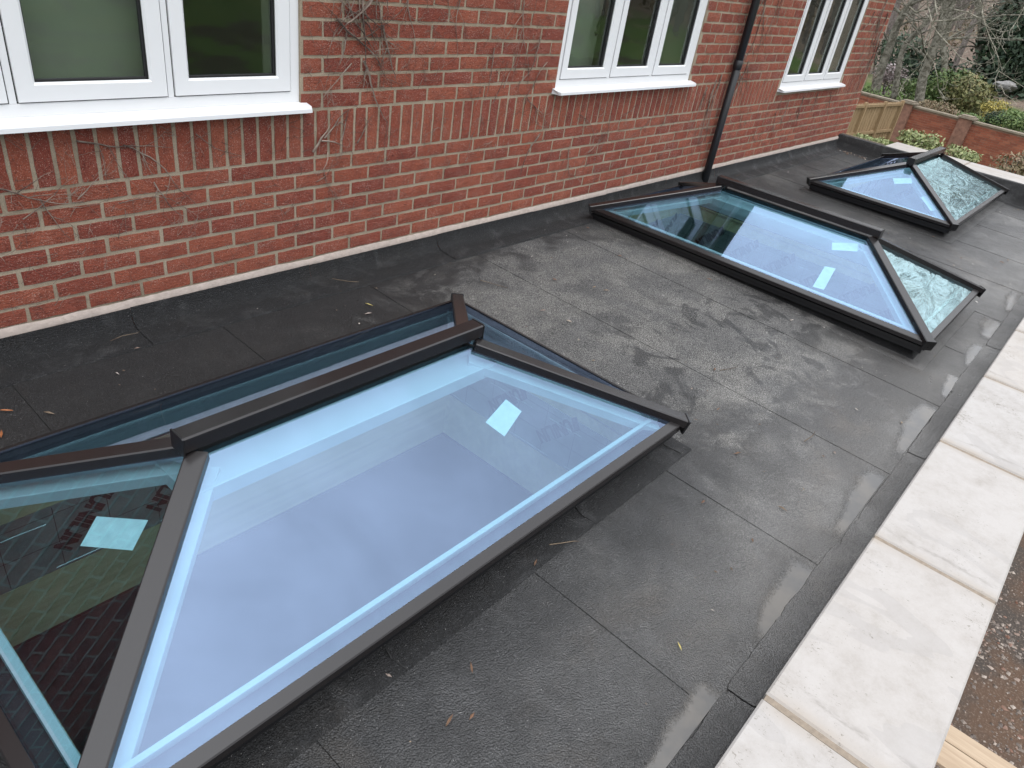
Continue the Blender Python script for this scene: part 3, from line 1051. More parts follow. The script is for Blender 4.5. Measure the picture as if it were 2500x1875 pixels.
# strips dressed up the house wall
joints = [-2.6, -1.42, -0.53, 0.380, 1.305, 2.225, 3.14, 4.05, 4.97, 5.88, 6.80, 7.71, 8.62, RX_END]
for i in range(len(joints) - 1):
    x0, x1 = joints[i] + .0008, joints[i + 1] - .0008
    b = MB()
    n = 26
    rings = []
    prof = [(-0.205, 0.0042), (-0.20, 0.0085), (-0.11, 0.0085), (-0.062, 0.013), (-0.036, 0.034), (-0.024, 0.062), (-0.020, 0.098)]
    for k in range(n + 1):
        x = x0 + (x1 - x0) * k / n
        w = mnoise.noise(Vector((x * 6, 3, i))) * .006
        w2 = mnoise.noise(Vector((x * 3.1, 9, i))) * .004
        row = [(x, y + (w if j < 2 else w2 * (0.5 if j > 3 else 1)), roof_z(y) + z + (0.0025 * (i % 2)) + (w2 if 2 < j < 6 else 0)) for j, (y, z) in enumerate(prof)]
        row[0] = (x, row[0][1], roof_z(-.205) + 0.001)
        rings.append(row)
    b.loft(rings, closed=False)
    rb(b, 'upstand_strip', M['felt_new'], smooth=True)
# strips along the parapet
pj = [-2.6, -1.0, -0.13, 0.800, 1.735, 2.665, 3.548, 4.47, 5.40, 6.30, 7.20, 8.10, RX_END]
for i in range(len(pj) - 1):
    x0, x1 = pj[i] + .002, pj[i + 1] - .002
    b = MB()
    n = 60
    rings = []
    dy = (-0.004, 0.006, 0.0, 0.005, -0.006)[i % 5]
    for k in range(n + 1):
        x = x0 + (x1 - x0) * k / n
        rag = mnoise.noise(Vector((x * 9, 1, i))) * .006 + mnoise.noise(Vector((x * 37, 1, i))) * .004
        yt = -2.786 + dy + rag
        end = min(k, n - k)
        if end < 3: yt -= 0.006 * (3 - end) / 3
        prof = [(yt, 0.0012), (yt - .003, 0.0075), (-2.84, 0.009), (-2.872, 0.014), (-2.893, 0.034), (-2.905, 0.10)]
        rings.append([(x, y, roof_z(y) + z + 0.002 * (i % 2)) for (y, z) in prof])
    b.loft(list(reversed(rings)), closed=False)
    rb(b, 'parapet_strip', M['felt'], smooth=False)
# upstand at the far end
b = MB()
rings = []
for k in range(40):
    y = 0.0 - 2.9 * k / 39
    prof = [(-0.20, .0045), (-0.195, .0085), (-0.10, .010), (-0.055, 0.03), (-0.02, 0.09), (-0.01, 0.150), (0.03, 0.158), (0.06, 0.150)]
    rings.append([(RX_END + x, y, roof_z(y) + z - (roof_z(y) - roof_z(0)) * (1 if z > .1 else 0)) for (x, z) in prof])
b.loft(list(reversed(rings)), closed=False)
rb(b, 'end_upstand', M['felt_new'], smooth=True)
b = MB()
b.box((RX_END + .062, -0.55, -0.60), (RX_END + .085, -0.01, -0.488))
rb(b, 'edge_trim', M['pointing'])

# kerbs under the lanterns, felted, with aprons on the roof
KT = -0.650
for li, (x0, x1, y0, y1) in enumerate(kerbs):
    b = MB()

    def loop(off, zf, round_=0.0):
        pts = []
        cs = [(x0 - off, y0 - off), (x1 + off, y0 - off), (x1 + off, y1 + off), (x0 - off, y1 + off)]
        for k in range(4):
            p, q = cs[k], cs[(k + 1) % 4]
            for i in range(14):
                tt = i / 14
                x, y = p[0] + (q[0] - p[0]) * tt, p[1] + (q[1] - p[1]) * tt
                w = mnoise.noise(Vector((x * 5, y * 5, off * 40))) * (0.004 if zf is None or off > .01 else 0.002)
                pts.append((x, y + w * .6, (zf(x, y) if callable(zf) else zf)))
        return pts
    A = [0.125, 0.105, 0.12][li]
    rings = [loop(A, lambda x, y: roof_z(y) + .0012), loop(A - .004, lambda x, y: roof_z(y) + .0078), loop(0.055, lambda x, y: roof_z(y) + .0085), loop(0.028, lambda x, y: roof_z(y) + .016),
             loop(0.010, lambda x, y: roof_z(y) + .038), loop(0.002, lambda x, y: min(KT - .004, roof_z(y) + .055)), loop(0.0, KT), loop(-0.045, KT + .001), loop(-0.045, -0.76)]
    b.loft(rings, caps=False)
    if li: b.mi = [1 if k < 56 * 3 else 0 for k in range(len(b.f))]
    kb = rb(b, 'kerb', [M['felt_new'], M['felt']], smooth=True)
    recalc(kb)
    # lap joints in the apron
    if li == 0:
        jb = MB()
        for jx, sgn in ((0.135, 1), (1.05, 1)):
            pts = [(jx + .045, y0 - .002, KT - .01), (jx + .028, y0 - .006, roof_z(y0) + .06), (jx, y0 - .03, roof_z(y0) + .0185), (jx - .006, y0 - .07, roof_z(y0 - .07) + .0095), (jx + .006, y0 - A, roof_z(y0 - A) + .007)]
            jb.tube(pts, 0.0022, 4)
        pts = [(x1 + .004, y0 - .004, KT - .01), (x1 + .012, y0 - .012, roof_z(y0) + .045), (x1 + .03, y0 - .035, roof_z(y0) + .0165), (x1 + .06, y0 - .12, roof_z(y0) + .003)]
        jb.tube(pts, 0.0022, 4)
        rb(jb, 'lap_seam', M['bitumen'], kb)
        jb = None

# insulation boards and joists lining the wells; print on the boards
BZ0, BZ1, JZ0 = -1.045, -0.765, -1.30
FONT = {'U': [[(0, 5), (0, 1.3), (.5, .3), (1.5, 0), (2.5, .3), (3, 1.3), (3, 5)]], 'N': [[(0, 0), (0, 5), (3, 0), (3, 5)]],
        'I': [[(0, 0), (0, 5)]], 'L': [[(0, 5), (0, 0), (2.6, 0)]]}
ADV = {'U': 4.3, 'N': 4.4, 'I': 1.5, 'L': 3.5}


def word_strokes(word, h):
    x, out = 0.0, []
    s = h / 5
    for ch in word:
        for st in FONT[ch]: out.append([((x + p[0]) * s, p[1] * s) for p in st])
        x += ADV[ch]
    return out, (x - .9) * s


def print_on(parent, ox, ux, uy, n, cx, cz, ang, h=0.046):
    """lettering as thin raised print: ux, uy span the board, (cx, cz) start of the word on it"""
    st, wd = word_strokes('UNILIN', h)
    # three slanting bars in front of the word
    for k in range(3): st.append([(-0.030 - k * .010, 0.004), (-0.016 - k * .010, h - .002)])
    b = MB()
    ca, sa = math.cos(ang), math.sin(ang)
    wdt = h * 0.125
    to3 = lambda p: ox + ux * (cx + ca * p[0] - sa * p[1]) + uy * (cz + sa * p[0] + ca * p[1]) + n * 0.0016
    for line in st:
        for p, q in zip(line[:-1], line[1:]):
            dx, dy = q[0] - p[0], q[1] - p[1]
            l = math.hypot(dx, dy)
            px, py = -dy / l * wdt, dx / l * wdt
            ex, ey = dx / l * wdt * .6, dy / l * wdt * .6
            b.face([to3((p[0] - ex - px, p[1] - ey - py)), to3((q[0] + ex - px, q[1] + ey - py)), to3((q[0] + ex + px, q[1] + ey + py)), to3((p[0] - ex + px, p[1] - ey + py))])
    return rb(b, 'lettering', M['ink'], parent)


for li, (x0, x1, y0, y1) in enumerate(wells):
    T = 0.045
    sides = [((x0, y0), (x1, y0), (0, -1)), ((x1, y0), (x1, y1), (1, 0)), ((x1, y1), (x0, y1), (0, 1)), ((x0, y1), (x0, y0), (-1, 0))]
    for k, (p, q, nn) in enumerate(sides):
        b = MB()
        a = (min(p[0], q[0], p[0] + nn[0] * T, q[0] + nn[0] * T), min(p[1], q[1], p[1] + nn[1] * T, q[1] + nn[1] * T))
        c = (max(p[0], q[0], p[0] + nn[0] * T, q[0] + nn[0] * T), max(p[1], q[1], p[1] + nn[1] * T, q[1] + nn[1] * T))
        b.box((a[0], a[1], BZ0), (c[0], c[1], BZ1))
        bd = rb(b, 'insulation_board', M['board'])
        ux = Vector((q[0] - p[0], q[1] - p[1], 0)); ln = ux.length; ux.normalize()
        nin = Vector((-nn[0], -nn[1], 0))
        # seen from inside the well the board runs left to right along -ux
        ox = Vector((q[0], q[1], BZ0))
        if k in (1, 2):
            m0 = 0.44 if li == 0 else 0.36
            wpos = m0
            while wpos < ln - 0.02:
                print_on(bd, ox, -ux, Vector((0, 0, 1)), nin, wpos, 0.262, math.radians(225), 0.060)
                wpos += 0.318
        # grid lines and creased foil tape
        gb = MB()
        for gx in [0.13 + .17 * i for i in range(int(ln / .17))]:
            s0 = ox - ux * gx
            gb.face([s0 + nin * .001 + Vector((0, 0, .01)), s0 - ux * .0022 + nin * .001 + Vector((0, 0, .01)), s0 - ux * .0022 + nin * .001 + Vector((0, 0, .275)), s0 + nin * .001 + Vector((0, 0, .275))])
        for gz in (0.12, 0.245):
            gb.face([ox + nin * .0012 + Vector((0, 0, gz)), ox - ux * ln + nin * .0012 + Vector((0, 0, gz)), ox - ux * ln + nin * .0012 + Vector((0, 0, gz + .002)), ox + nin * .0012 + Vector((0, 0, gz + .002))])
        rb(gb, 'printed_grid', M['ink'], bd)
        cb = MB()
        for cz in (0.215, 0.012):
            pts = [ox - ux * (ln * i / 24) + nin * 0.001 + Vector((0, 0, cz + .006 * mnoise.noise(Vector((i * .7, k, li))))) for i in range(25)]
            for i in range(24):
                if mnoise.noise(Vector((i * .35, k * 3, cz * 9 + li))) > -.1:
                    cb.tube([pts[i], pts[i + 1]], 0.0018, 3)
        if cb.v: rb(cb, 'foil_crease', M['foil'], bd)
        b = MB()
        b.box((a[0], a[1], JZ0), (c[0], c[1], BZ0 - .002))
        rb(b, 'timber_joist', M['pine'])
        b = MB()
        b.box((a[0] + (0.003 if nn[0] else 0) , a[1], BZ1 + .002), (c[0], c[1], -0.654))
        rb(b, 'timber_plate', M['pine'])

# the room under the roof
b = MB()
FX0, FX1, FY0, FY1 = RX0_, RX_END, -2.92, -0.02
b.face([(FX0, FY0, GZ + .15), (FX1, FY0, GZ + .15), (FX1, FY1, GZ + .15), (FX0, FY1, GZ + .15)])
tag(b.build('room_floor', M['concrete']), kind='structure')
b = MB()
for (p, q) in (((FX0, FY0), (FX1, FY0)), ((FX1, FY0), (FX1, FY1)), ((FX1, FY1), (FX0, FY1)), ((FX0, FY1), (FX0, FY0))):
    b.face([(p[0], p[1], GZ + .15), (p[0], p[1], -.66), (q[0], q[1], -.66), (q[0], q[1], GZ + .15)])
tag(b.build('room_wall', M['room']), kind='structure')

# ------------------------------------------------------------------ parapets
par = empty('parapet_wall', (3, -3.1, GZ))
tag(par, 'front parapet with a row of pale cast stone copings on the right', 'parapet')
PO = Vector((3, -3.1, GZ))


def coping(x0, x1, y0, y1, z0, z1, seed):
    q = random.Random(seed)
    b = MB()
    c = .006
    j = lambda: q.uniform(-.0008, .0008)
    lo = [(x0, y0, z0), (x1, y0, z0), (x1, y1, z0), (x0, y1, z0)]
    mid = [(x0, y0, z1 - c), (x1, y0, z1 - c), (x1, y1, z1 - c), (x0, y1, z1 - c)]
    tp = [(x0 + c, y0 + c, z1 + j()), (x1 - c, y0 + c, z1 + j()), (x1 - c, y1 - c, z1 + j()), (x0 + c, y1 - c, z1 + j())]
    b.loft([lo, mid, tp])
    return b


b = MB()
b.box((RX0_, -3.235, GZ), (RX_END + .55, -2.925, -0.566))
b.v = [(v[0] - PO.x, v[1] - PO.y, v[2] - PO.z) for v in b.v]
pw = b.build('masonry', M['render'], par)
cj = [-2.05, -1.15, -0.245, 0.653, 1.556, 2.450, 3.348, 4.245, 5.14, 6.04, 6.94, 7.84, 8.74, 9.40]
for i in range(len(cj) - 1):
    b = coping(cj[i] + .010, cj[i + 1] - .010, -3.287, -2.895, -0.562, -0.494 + (.0015 if i % 2 else 0), 40 + i)
    b.v = [(v[0] - PO.x, v[1] - PO.y, v[2] - PO.z) for v in b.v]
    b.build('coping_stone', M['stone'], par)
    b = MB()
    x = cj[i + 1]
    b.box((x - .0102, -3.283, -0.560), (x + .0102, -2.899, -0.4985))
    b.v = [(v[0] - PO.x, v[1] - PO.y, v[2] - PO.z) for v in b.v]
    b.build('mortar_joint', M['pointing'], par)
end = empty('end_parapet', (9.6, -1.7, GZ))
tag(end, 'end parapet with pale copings crossing behind the farthest roof lantern', 'parapet')
EO = Vector((9.6, -1.7, GZ))
b = MB(); b.box((9.366, -2.88, GZ), (9.84, -0.60, -0.566)); b.v = [(v[0] - EO.x, v[1] - EO.y, v[2] - EO.z) for v in b.v]
b.build('masonry', M['render'], end)
ej = [-0.56, -1.46, -2.36, -2.885]
for i in range(3):
    b = coping(9.33, 9.88, ej[i + 1] + .006, ej[i] - .006, -0.562, -0.494, 70 + i)
    b.v = [(v[0] - EO.x, v[1] - EO.y, v[2] - EO.z) for v in b.v]
    b.build('coping_stone', M['stone'], end)
    if i < 2:
        b = MB(); y = ej[i + 1]
        b.box((9.336, y - .0062, -0.560), (9.874, y + .0062, -0.4965)); b.v = [(v[0] - EO.x, v[1] - EO.y, v[2] - EO.z) for v in b.v]
        b.build('mortar_joint', M['pointing'], end)

# ------------------------------------------------------------------ roof lanterns
TAN = 0.414
ZB = -0.625
HL, HW = L_ / 2, W_ / 2
LAB = ['large black roof lantern in the foreground with a dark triangular left pane',
       'black roof lantern in the middle with its ridge square to the house wall',
       'farthest black roof lantern beside the end parapet']


def gz_(d): return 0.055 + TAN * d


def beam_side(b, h_along, h_across, sec, sign, axis):
    """mitred beam with section [(inset, z)] along one side of the rectangle; axis 0: along x at y = sign*HW"""
    rings = []
    for e in (-1, 1):
        row = []
        for (dd, z) in sec:
            al = e * (h_along - dd)
            ac = sign * (h_across - dd)
            row.append((al, ac, z) if axis == 0 else (ac, al, z))
        rings.append(row)
    b.loft(rings)


def bar(b, p, q, up, w, h0, h1, c=0.004):
    """box bar from p to q, w wide, from h0 to h1 along up, top edges eased"""
    p, q = Vector(p), Vector(q)
    t = (q - p).normalized()
    s = t.cross(up).normalized()
    u = s.cross(t).normalized()
    sec = [(-w / 2, h0), (w / 2, h0), (w / 2, h1 - c), (w / 2 - c, h1), (-w / 2 + c, h1), (-w / 2, h1 - c)]
    b.loft([[e + s * a + u * h for (a, h) in sec] for e in (p, q)])


stickers = {0: [[(1.042, -1.627, -0.418), (1.063, -1.693, -0.445), (0.915, -1.743, -0.466), (0.888, -1.668, -0.435)],
                [(-0.306, -1.324, -0.434), (-0.226, -1.455, -0.401), (-0.295, -1.506, -0.429), (-0.374, -1.375, -0.462)]],
            1: [[(4.004, -1.787, -0.462), (4.021, -1.851, -0.456), (3.81, -1.884, -0.543), (3.801, -1.815, -0.547)],
                [(4.232, -1.715, -0.368), (4.305, -1.856, -0.338), (4.231, -1.889, -0.368), (4.165, -1.748, -0.396)]],
            2: [[(7.108, -1.292, -0.411), (7.193, -1.426, -0.376), (7.118, -1.475, -0.407), (7.032, -1.34, -0.443)],
                [(6.96, -1.618, -0.473), (7.006, -1.664, -0.454), (6.848, -1.816, -0.519), (6.808, -1.779, -0.536)]]}
for li, (cx, cy, ax) in enumerate(LANT):
    lan = empty('roof_lantern', (cx, cy, ZB), math.radians(90) if ax else 0)
    tag(lan, LAB[li], 'roof lantern', 'black roof lanterns along the flat roof')
    WM = Matrix.Translation((cx, cy, ZB)) @ Matrix.Rotation(math.radians(90) if ax else 0, 4, 'Z')
    INV = WM.inverted()
    # lower frame on the kerb
    sec = [(0.026, -0.024), (0.026, 0.004), (0.012, 0.006), (0.012, 0.022), (0.028, 0.026), (0.028, 0.0335), (0.10, 0.0335), (0.10, -0.024)]
    b = MB()
    for s in (-1, 1):
        beam_side(b, HL, HW, sec, s, 0); beam_side(b, HW, HL, sec, s, 1)
    lf = recalc(b.build('lower_frame', M['black_alu'], lan))
    # eaves beams
    sec = [(0.0, 0.034), (0.0, 0.056), (0.003, 0.060), (0.035, 0.060 + .032 * TAN), (0.038, 0.067), (0.038, 0.042), (0.024, 0.034)]
    for s in (-1, 1):
        for axis in (0, 1):
            b = MB()
            beam_side(b, HL if axis == 0 else HW, HW if axis == 0 else HL, sec, s, axis)
            recalc(b.build('eaves_beam', M['anthracite'], lan))
    # panes
    faces = {}
    for s in (-1, 1):
        d0, d1 = 0.034, HW - 0.018
        hh = 0.012
        for kind in ('long', 'end'):
            if kind == 'long':
                P = [(-(HL - d0 - hh), s * (HW - d0), gz_(d0)), ((HL - d0 - hh), s * (HW - d0), gz_(d0)), ((HL - d1 - hh), s * (HW - d1), gz_(d1)), (-(HL - d1 - hh), s * (HW - d1), gz_(d1))]
            else:
                P = [(s * (HL - d0), -(HW - d0 - hh), gz_(d0)), (s * (HL - d0), (HW - d0 - hh), gz_(d0)), (s * (HL - d1), HW - d1 - .001, gz_(d1)), (s * (HL - d1), -(HW - d1 - .001), gz_(d1))]
            P = [Vector(q) for q in P]
            nrm = (P[1] - P[0]).cross(P[2] - P[0]).normalized()
            if nrm.z < 0: P = P[::-1]; nrm = -nrm
            Q = [q - nrm * 0.028 for q in P]
            b = MB()
            b.raw(P + Q, [(0, 1, 2, 3)], 0)
            b.raw(P + Q, [(7, 6, 5, 4)], 1)
            b.raw(P + Q, [(0, 4, 5, 1), (1, 5, 6, 2), (2, 6, 7, 3), (3, 7, 4, 0)], 2)
            # which way does it face in the world
            wn_ = (WM.to_3x3() @ nrm)
            wavy = wn_.y < -0.2 and li > 0
            pane = b.build('pane', [M['lantern_glass_wavy'] if wavy else M['lantern_glass'], M['inner_glass'], M['seal']], lan)
            faces[(kind, s)] = (pane, wn_)
    # hips
    for sx_ in (-1, 1):
        for sy_ in (-1, 1):
            b = MB()
            dA, dB = 0.004, HW - 0.028
            p = Vector((sx_ * (HL - dA), sy_ * (HW - dA), gz_(dA)))
            q = Vector((sx_ * (HL - dB), sy_ * (HW - dB), gz_(dB)))
            bar(b, p, q, Vector((0, 0, 1)), 0.060, -0.012, 0.024)
            hip = recalc(b.build('hip_rafter', M['anthracite'], lan))
            t = (q - p).normalized()
            b = MB()
            bar(b, p - t * 0.009, p - t * 0.0005, Vector((0, 0, 1)), 0.066, -0.040, 0.027, 0.003)
            recalc(b.build('end_cap', M['black_alu'], hip))
            b = MB()
            bar(b, p + t * .10, q, Vector((0, 0, 1)), 0.100, -0.085, -0.050, 0.002)
            recalc(b.build('inner_rafter', M['white_alu'], hip))
    # ridge
    rl = (L_ - W_) / 2 + 0.066
    b = MB()
    bar(b, (-rl, 0, 0), (rl, 0, 0), Vector((0, 0, 1)), 0.064, 0.356, 0.405, 0.005)
    rg = recalc(b.build('ridge', M['anthracite'], lan))
    for s in (-1, 1):
        b = MB()
        bar(b, (s * rl, 0, 0), (s * (rl + .005), 0, 0), Vector((0, 0, 1)), 0.067, 0.345, 0.407, 0.004)
        recalc(b.build('end_cap', M['black_alu'], rg))
    b = MB()
    bar(b, (-rl - .03, 0, 0), (rl + .03, 0, 0), Vector((0, 0, 1)), 0.200, 0.212, 0.262, 0.002)
    recalc(b.build('inner_ridge', M['white_alu'], rg))
    # white inner eaves trim
    for s in (-1, 1):
        for axis in (0, 1):
            tall = (axis == 1) if not ax else (axis == 0 and s == 1)
            sec = [(0.086 if tall else 0.096, 0.035 if tall else 0.054), (0.086 if tall else 0.096, 0.062), (0.110, 0.066), (0.112, 0.062), (0.112, -0.03), (0.106, -0.03), (0.106, 0.035 if tall else 0.054)]
            b = MB()
            beam_side(b, HL if axis == 0 else HW, HW if axis == 0 else HL, sec, s, axis)
            recalc(b.build('inner_eaves_trim', M['white_alu'], lan))
    # stickers inside the glass
    for k, quad in enumerate(stickers[li]):
        pts = [INV @ Vector(q) for q in quad]
        nrm = (pts[1] - pts[0]).cross(pts[2] - pts[0]).normalized()
        if nrm.z < 0: pts = pts[::-1]; nrm = -nrm
        ctr = sum(pts, Vector()) / 4
        wnorm = WM.to_3x3() @ nrm
        host = max(faces.values(), key=lambda fv: fv[1].dot(wnorm))[0]
        # lay it flat just under the pane
        fn = host.data.polygons[1].normal * -1
        p0 = Vector(host.data.vertices[host.data.polygons[1].vertices[0]].co)
        pts = [p - fn * ((p - p0).dot(fn)) - fn * 0.0015 for p in pts]
        b = MB()
        low = [p - fn * 0.0006 for p in pts]
        b.loft([low, pts])
        recalc(b.build('sticker', M['paper'], host))

# ------------------------------------------------------------------ standing water
def puddle(x0, x1, y0, wd, seed):
    """water held against a lap edge (x1) and the parapet strip (y0), thinning out towards x0"""
    b = MB()
    nx, ny = 34, 9
    vs, dep, fs = [], [], []
    for i in range(nx + 1):
        u = i / nx
        x = x0 + (x1 - x0) * u
        w = wd * (0.18 + 0.82 * min(1, u * 1.5) ** .8) * (1 + .35 * mnoise.noise(Vector((x * 7, seed, 0))) + .15 * mnoise.noise(Vector((x * 23, seed, 1))))
        if u > .9: w *= 1 - (u - .9) * 3.0
        for j in range(ny + 1):
            v = j / ny
            y = y0 + w * v
            vs.append((x, y, roof_z(y) + 0.0046))
            dep.append(max(0.0, min(1.0, min((1 - v) * 1.7, u * 4.0, (1 - u) * 7 + .12))))
    for i in range(nx):
        for j in range(ny):
            a = i * (ny + 1) + j
            fs.append((a, a + ny + 1, a + ny + 2, a + 1))
    b.raw(vs, fs)
    o = b.build('puddle', M['puddle'])
    at = o.data.attributes.new('depth', 'FLOAT', 'POINT')
    at.data.foreach_set('value', dep)
    tag(o, kind='structure')
    recalc(o)


for i, a in enumerate([(0.30, 0.795, -2.785, .10), (0.98, 1.55, -2.787, .125), (1.70, 2.402, -2.787, .12), (2.50, 3.298, -2.787, .135), (3.38, 3.80, -2.787, .085), (3.95, 4.45, -2.787, .10),
                       (4.55, 5.05, -2.785, .17), (5.25, 5.92, -2.787, .12), (6.1, 6.78, -2.787, .12), (4.75, 5.03, -2.60, .10), (7.0, 7.66, -2.787, .10)]):
    puddle(*a, seed=20 + i)

# ------------------------------------------------------------------ dead creeper on the wall
def creeper(label, seeds, seed, fuzz):
    q = random.Random(seed)
    b = MB()

    def grow(x, z, ang, length, rad, depth):
        n = max(4, int(length / 0.035))
        pts, rads = [], []
        rad *= 1.1
        y = -0.004 - rad - q.uniform(0, .006)
        lift = q.uniform(0, .02) if q.random() < .3 else 0.0
        a = ang
        for i in range(n + 1):
            if any(x0 - .01 < x < x1 + .01 and z0 < z < z1 for (x0, x1, z0, z1) in openings) or z < -.5: break
            pts.append((x, y - lift * math.sin(math.pi * i / n), z))
            rads.append(max(.0006, rad * (1 - .75 * i / n)))
            if i and depth > 0 and q.random() < 0.30:
                grow(x, z, a + q.choice((-1, 1)) * q.uniform(.3, 1.1), length * q.uniform(.25, .55), rads[-1] * .65, depth - 1)
            a += q.uniform(-.28, .28)
            st = length / n
            x += math.cos(a) * st; z += math.sin(a) * st
        if len(pts) > 2: b.tube(pts, rads, 4)
    for (x, z, ang, ln, rad) in seeds:
        grow(x, z, math.radians(ang), ln, rad, 3)
    for (x0, x1, z0, z1, n) in fuzz:                      # fine rootlets and snapped tendrils
        for i in range(n):
            x, z = q.uniform(x0, x1), q.uniform(z0, z1)
            if any(a0 - .03 < x < a1 + .03 and c0 - .01 < z < c1 for (a0, a1, c0, c1) in openings): continue
            grow(x, z, q.uniform(0, 6.28), q.uniform(.025, .10), q.uniform(.0006, .0013), 0)
    o = b.build('dead_creeper', M['stem'])
    tag(o, label, 'creeper', 'dead creeper stems on the brick wall')


creeper('thick dead creeper fanning down the bricks right of the nearest window',
        [(1.36, .95, -70, .5, .004), (1.85, .9, -110, .45, .004), (2.1, .95, -85, .4, .003), (2.25, .8, -100, .35, .003), (1.62, .95, -80, .55, .007), (1.72, .95, -95, .5, .008), (1.73, .60, -65, .28, .006), (1.50, .72, -55, .38, .005), (1.46, .62, -35, .42, .006), (1.62, .44, -48, .35, .007), (1.95, .95, -72, .3, .003), (1.40, .95, -60, .4, .003),
         (1.58, .80, -100, .4, .003), (1.55, .43, -150, .22, .003), (1.7, .7, -60, .4, .003)], 3, [(1.3, 2.2, .25, .95, 170)])
creeper('pale broken creeper stems on the soldier course below the nearest window corner',
        [(1.33, .03, 40, .16, .006), (1.40, .09, 50, .2, .004), (1.38, .08, -20, .16, .004), (1.5, .07, 60, .15, .004), (1.60, .05, 55, .16, .003), (1.42, .02, -100, .12, .003), (2.45, .02, 240, .14, .002), (1.4, -.06, -95, .22, .002),
         (1.35, -.12, 20, .14, .002)], 5, [(1.25, 2.6, -.12, .2, 90)])
creeper('thin brown creeper trailing below the nearest window sill',
        [(.45, .14, -12, .42, .003), (.28, .17, -8, .38, .003), (-.02, .03, -25, .3, .003), (.12, -.03, -60, .2, .0025), (.4, -.09, 5, .4, .002), (.55, -.02, -55, .22, .003), (.25, -.05, 30, .16, .002), (.75, .16, -35, .25, .002), (.05, -.1, 15, .25, .002)],
        8, [(-.1, 1.25, -.22, .22, 150), (-.1, 2.2, -.5, -.2, 70)])
creeper('wispy creeper stems just left of the middle window',
        [(2.55, .50, -95, .3, .003), (2.75, .75, -75, .5, .003), (2.95, .55, -110, .35, .003), (2.68, .28, 70, .3, .0025), (3.05, .42, -130, .3, .003), (2.6, .2, 60, .25, .002), (2.9, .22, -30, .4, .003), (3.1, -.02, 240, .3, .004), (3.0, .1, -60, .25, .002)],
        12, [(2.4, 3.17, -.1, .85, 170)])
creeper('creeper wisps spread under the middle window',
        [(3.5, .08, -20, .5, .002), (3.9, .05, -70, .3, .002), (4.2, .1, 210, .4, .002), (3.45, -.15, -80, .3, .003), (4.5, .0, 200, .3, .002), (4.75, .1, -110, .3, .002), (3.7, -.2, 40, .3, .002)], 14, [(3.2, 5.2, -.45, .2, 260)])
creeper('dark hanging creeper strands beside the black downpipe',
        [(5.9, 1.2, -95, .9, .005), (6.05, 1.2, -92, .8, .005), (6.2, 1.2, -95, .7, .004), (5.75, .6, -80, .7, .004), (5.5, .3, -100, .6, .005), (5.42, .25, -95, .5, .006), (5.95, .4, -85, .5, .004), (6.3, 1.2, -88, .5, .004), (5.3, .2, -110, .4, .004)],
        17, [(5.1, 6.85, -.4, 1.1, 300)])
creeper('dense dark creeper wisps under the farthest window and around the house corner',
        [(7.2, .02, -80, .3, .004), (7.6, .03, -100, .35, .004), (8.0, .05, -90, .3, .004), (8.4, .05, -85, .3, .004), (8.9, .9, -95, .8, .005), (9.2, 1.1, -95, .9, .006), (9.4, .9, -92, .9, .006), (9.5, .6, -90, .8, .007), (6.95, -.1, -60, .3, .003)],
        19, [(6.5, 9.5, -.45, .1, 420), (8.7, 9.5, -.3, 1.1, 200)])

# ------------------------------------------------------------------ debris on the roof
def twig(label, pix, rad):
    b = MB()
    pts = []
    for i, (px, py) in enumerate(pix):
        p = at_roof(px, py)
        pts.append((p.x, p.y, p.z + .0085 + rad + .002 * math.sin(i * 1.7)))
    b.tube(pts, [rad * (1 - .5 * i / len(pts)) for i in range(len(pts))], 5)
    tag(b.build('twig', M['twig']), label, 'twig')


twig('thin forked twig by the felt lap left of the front lantern', [(270, 838), (300, 826), (335, 818), (362, 803), (391, 785)], .0022)
twig('short pale twig on the dry felt right of the front lantern tip', [(1172, 688), (1195, 695), (1218, 701), (1238, 706)], .002)
twig('curved twig beside the long lap line near the puddles', [(1961, 1082), (1975, 1074), (1984, 1066), (1988, 1056)], .002)
twig('bent twig lying on the splashed felt before the middle lantern', [(1757, 908), (1775, 906), (1792, 902), (1800, 897)], .002)
twig('pale twig beside the kerb seam of the front lantern', [(1340, 1335), (1370, 1332), (1400, 1326), (1413, 1326)], .002)
twig('fine twig on the dark felt between wall and front lantern', [(806, 684), (825, 688), (850, 691), (876, 692)], .002)
twig('curled white stalk near the foot of the downpipe', [(1797, 433), (1806, 428), (1809, 421), (1807, 416)], .002)


def leaf(label, px, py, size, ang, mat):
    p = at_roof(px, py)
    q = random.Random(int(px * 7 + py))
    b = MB()
    ca, sa = math.cos(ang), math.sin(ang)
    prof = [(-1, 0.02), (-.5, .15), (0, .20), (.5, .13), (1, .02)]
    L1 = [(size * (u * ca - w * sa), size * (u * sa + w * ca)) for (u, w) in prof]
    L2 = [(size * (u * ca + w * sa), size * (u * sa - w * ca)) for (u, w) in prof]
    C0 = [(size * u * ca, size * u * sa) for (u, w) in prof]
    zc = p.z + .0095
    r1 = [(p.x + x, p.y + y, zc + size * .16 * (1 + .4 * q.random())) for (x, y) in L1]
    r0 = [(p.x + x, p.y + y, zc) for (x, y) in C0]
    r2 = [(p.x + x, p.y + y, zc + size * .12 * (1 + .4 * q.random())) for (x, y) in L2]
    b.loft([r1, r0, r2], closed=False)
    o = b.build('leaf', M[mat])
    md = o.modifiers.new('thick', 'SOLIDIFY'); md.thickness = 0.0006
    tag(o, label, 'leaf')


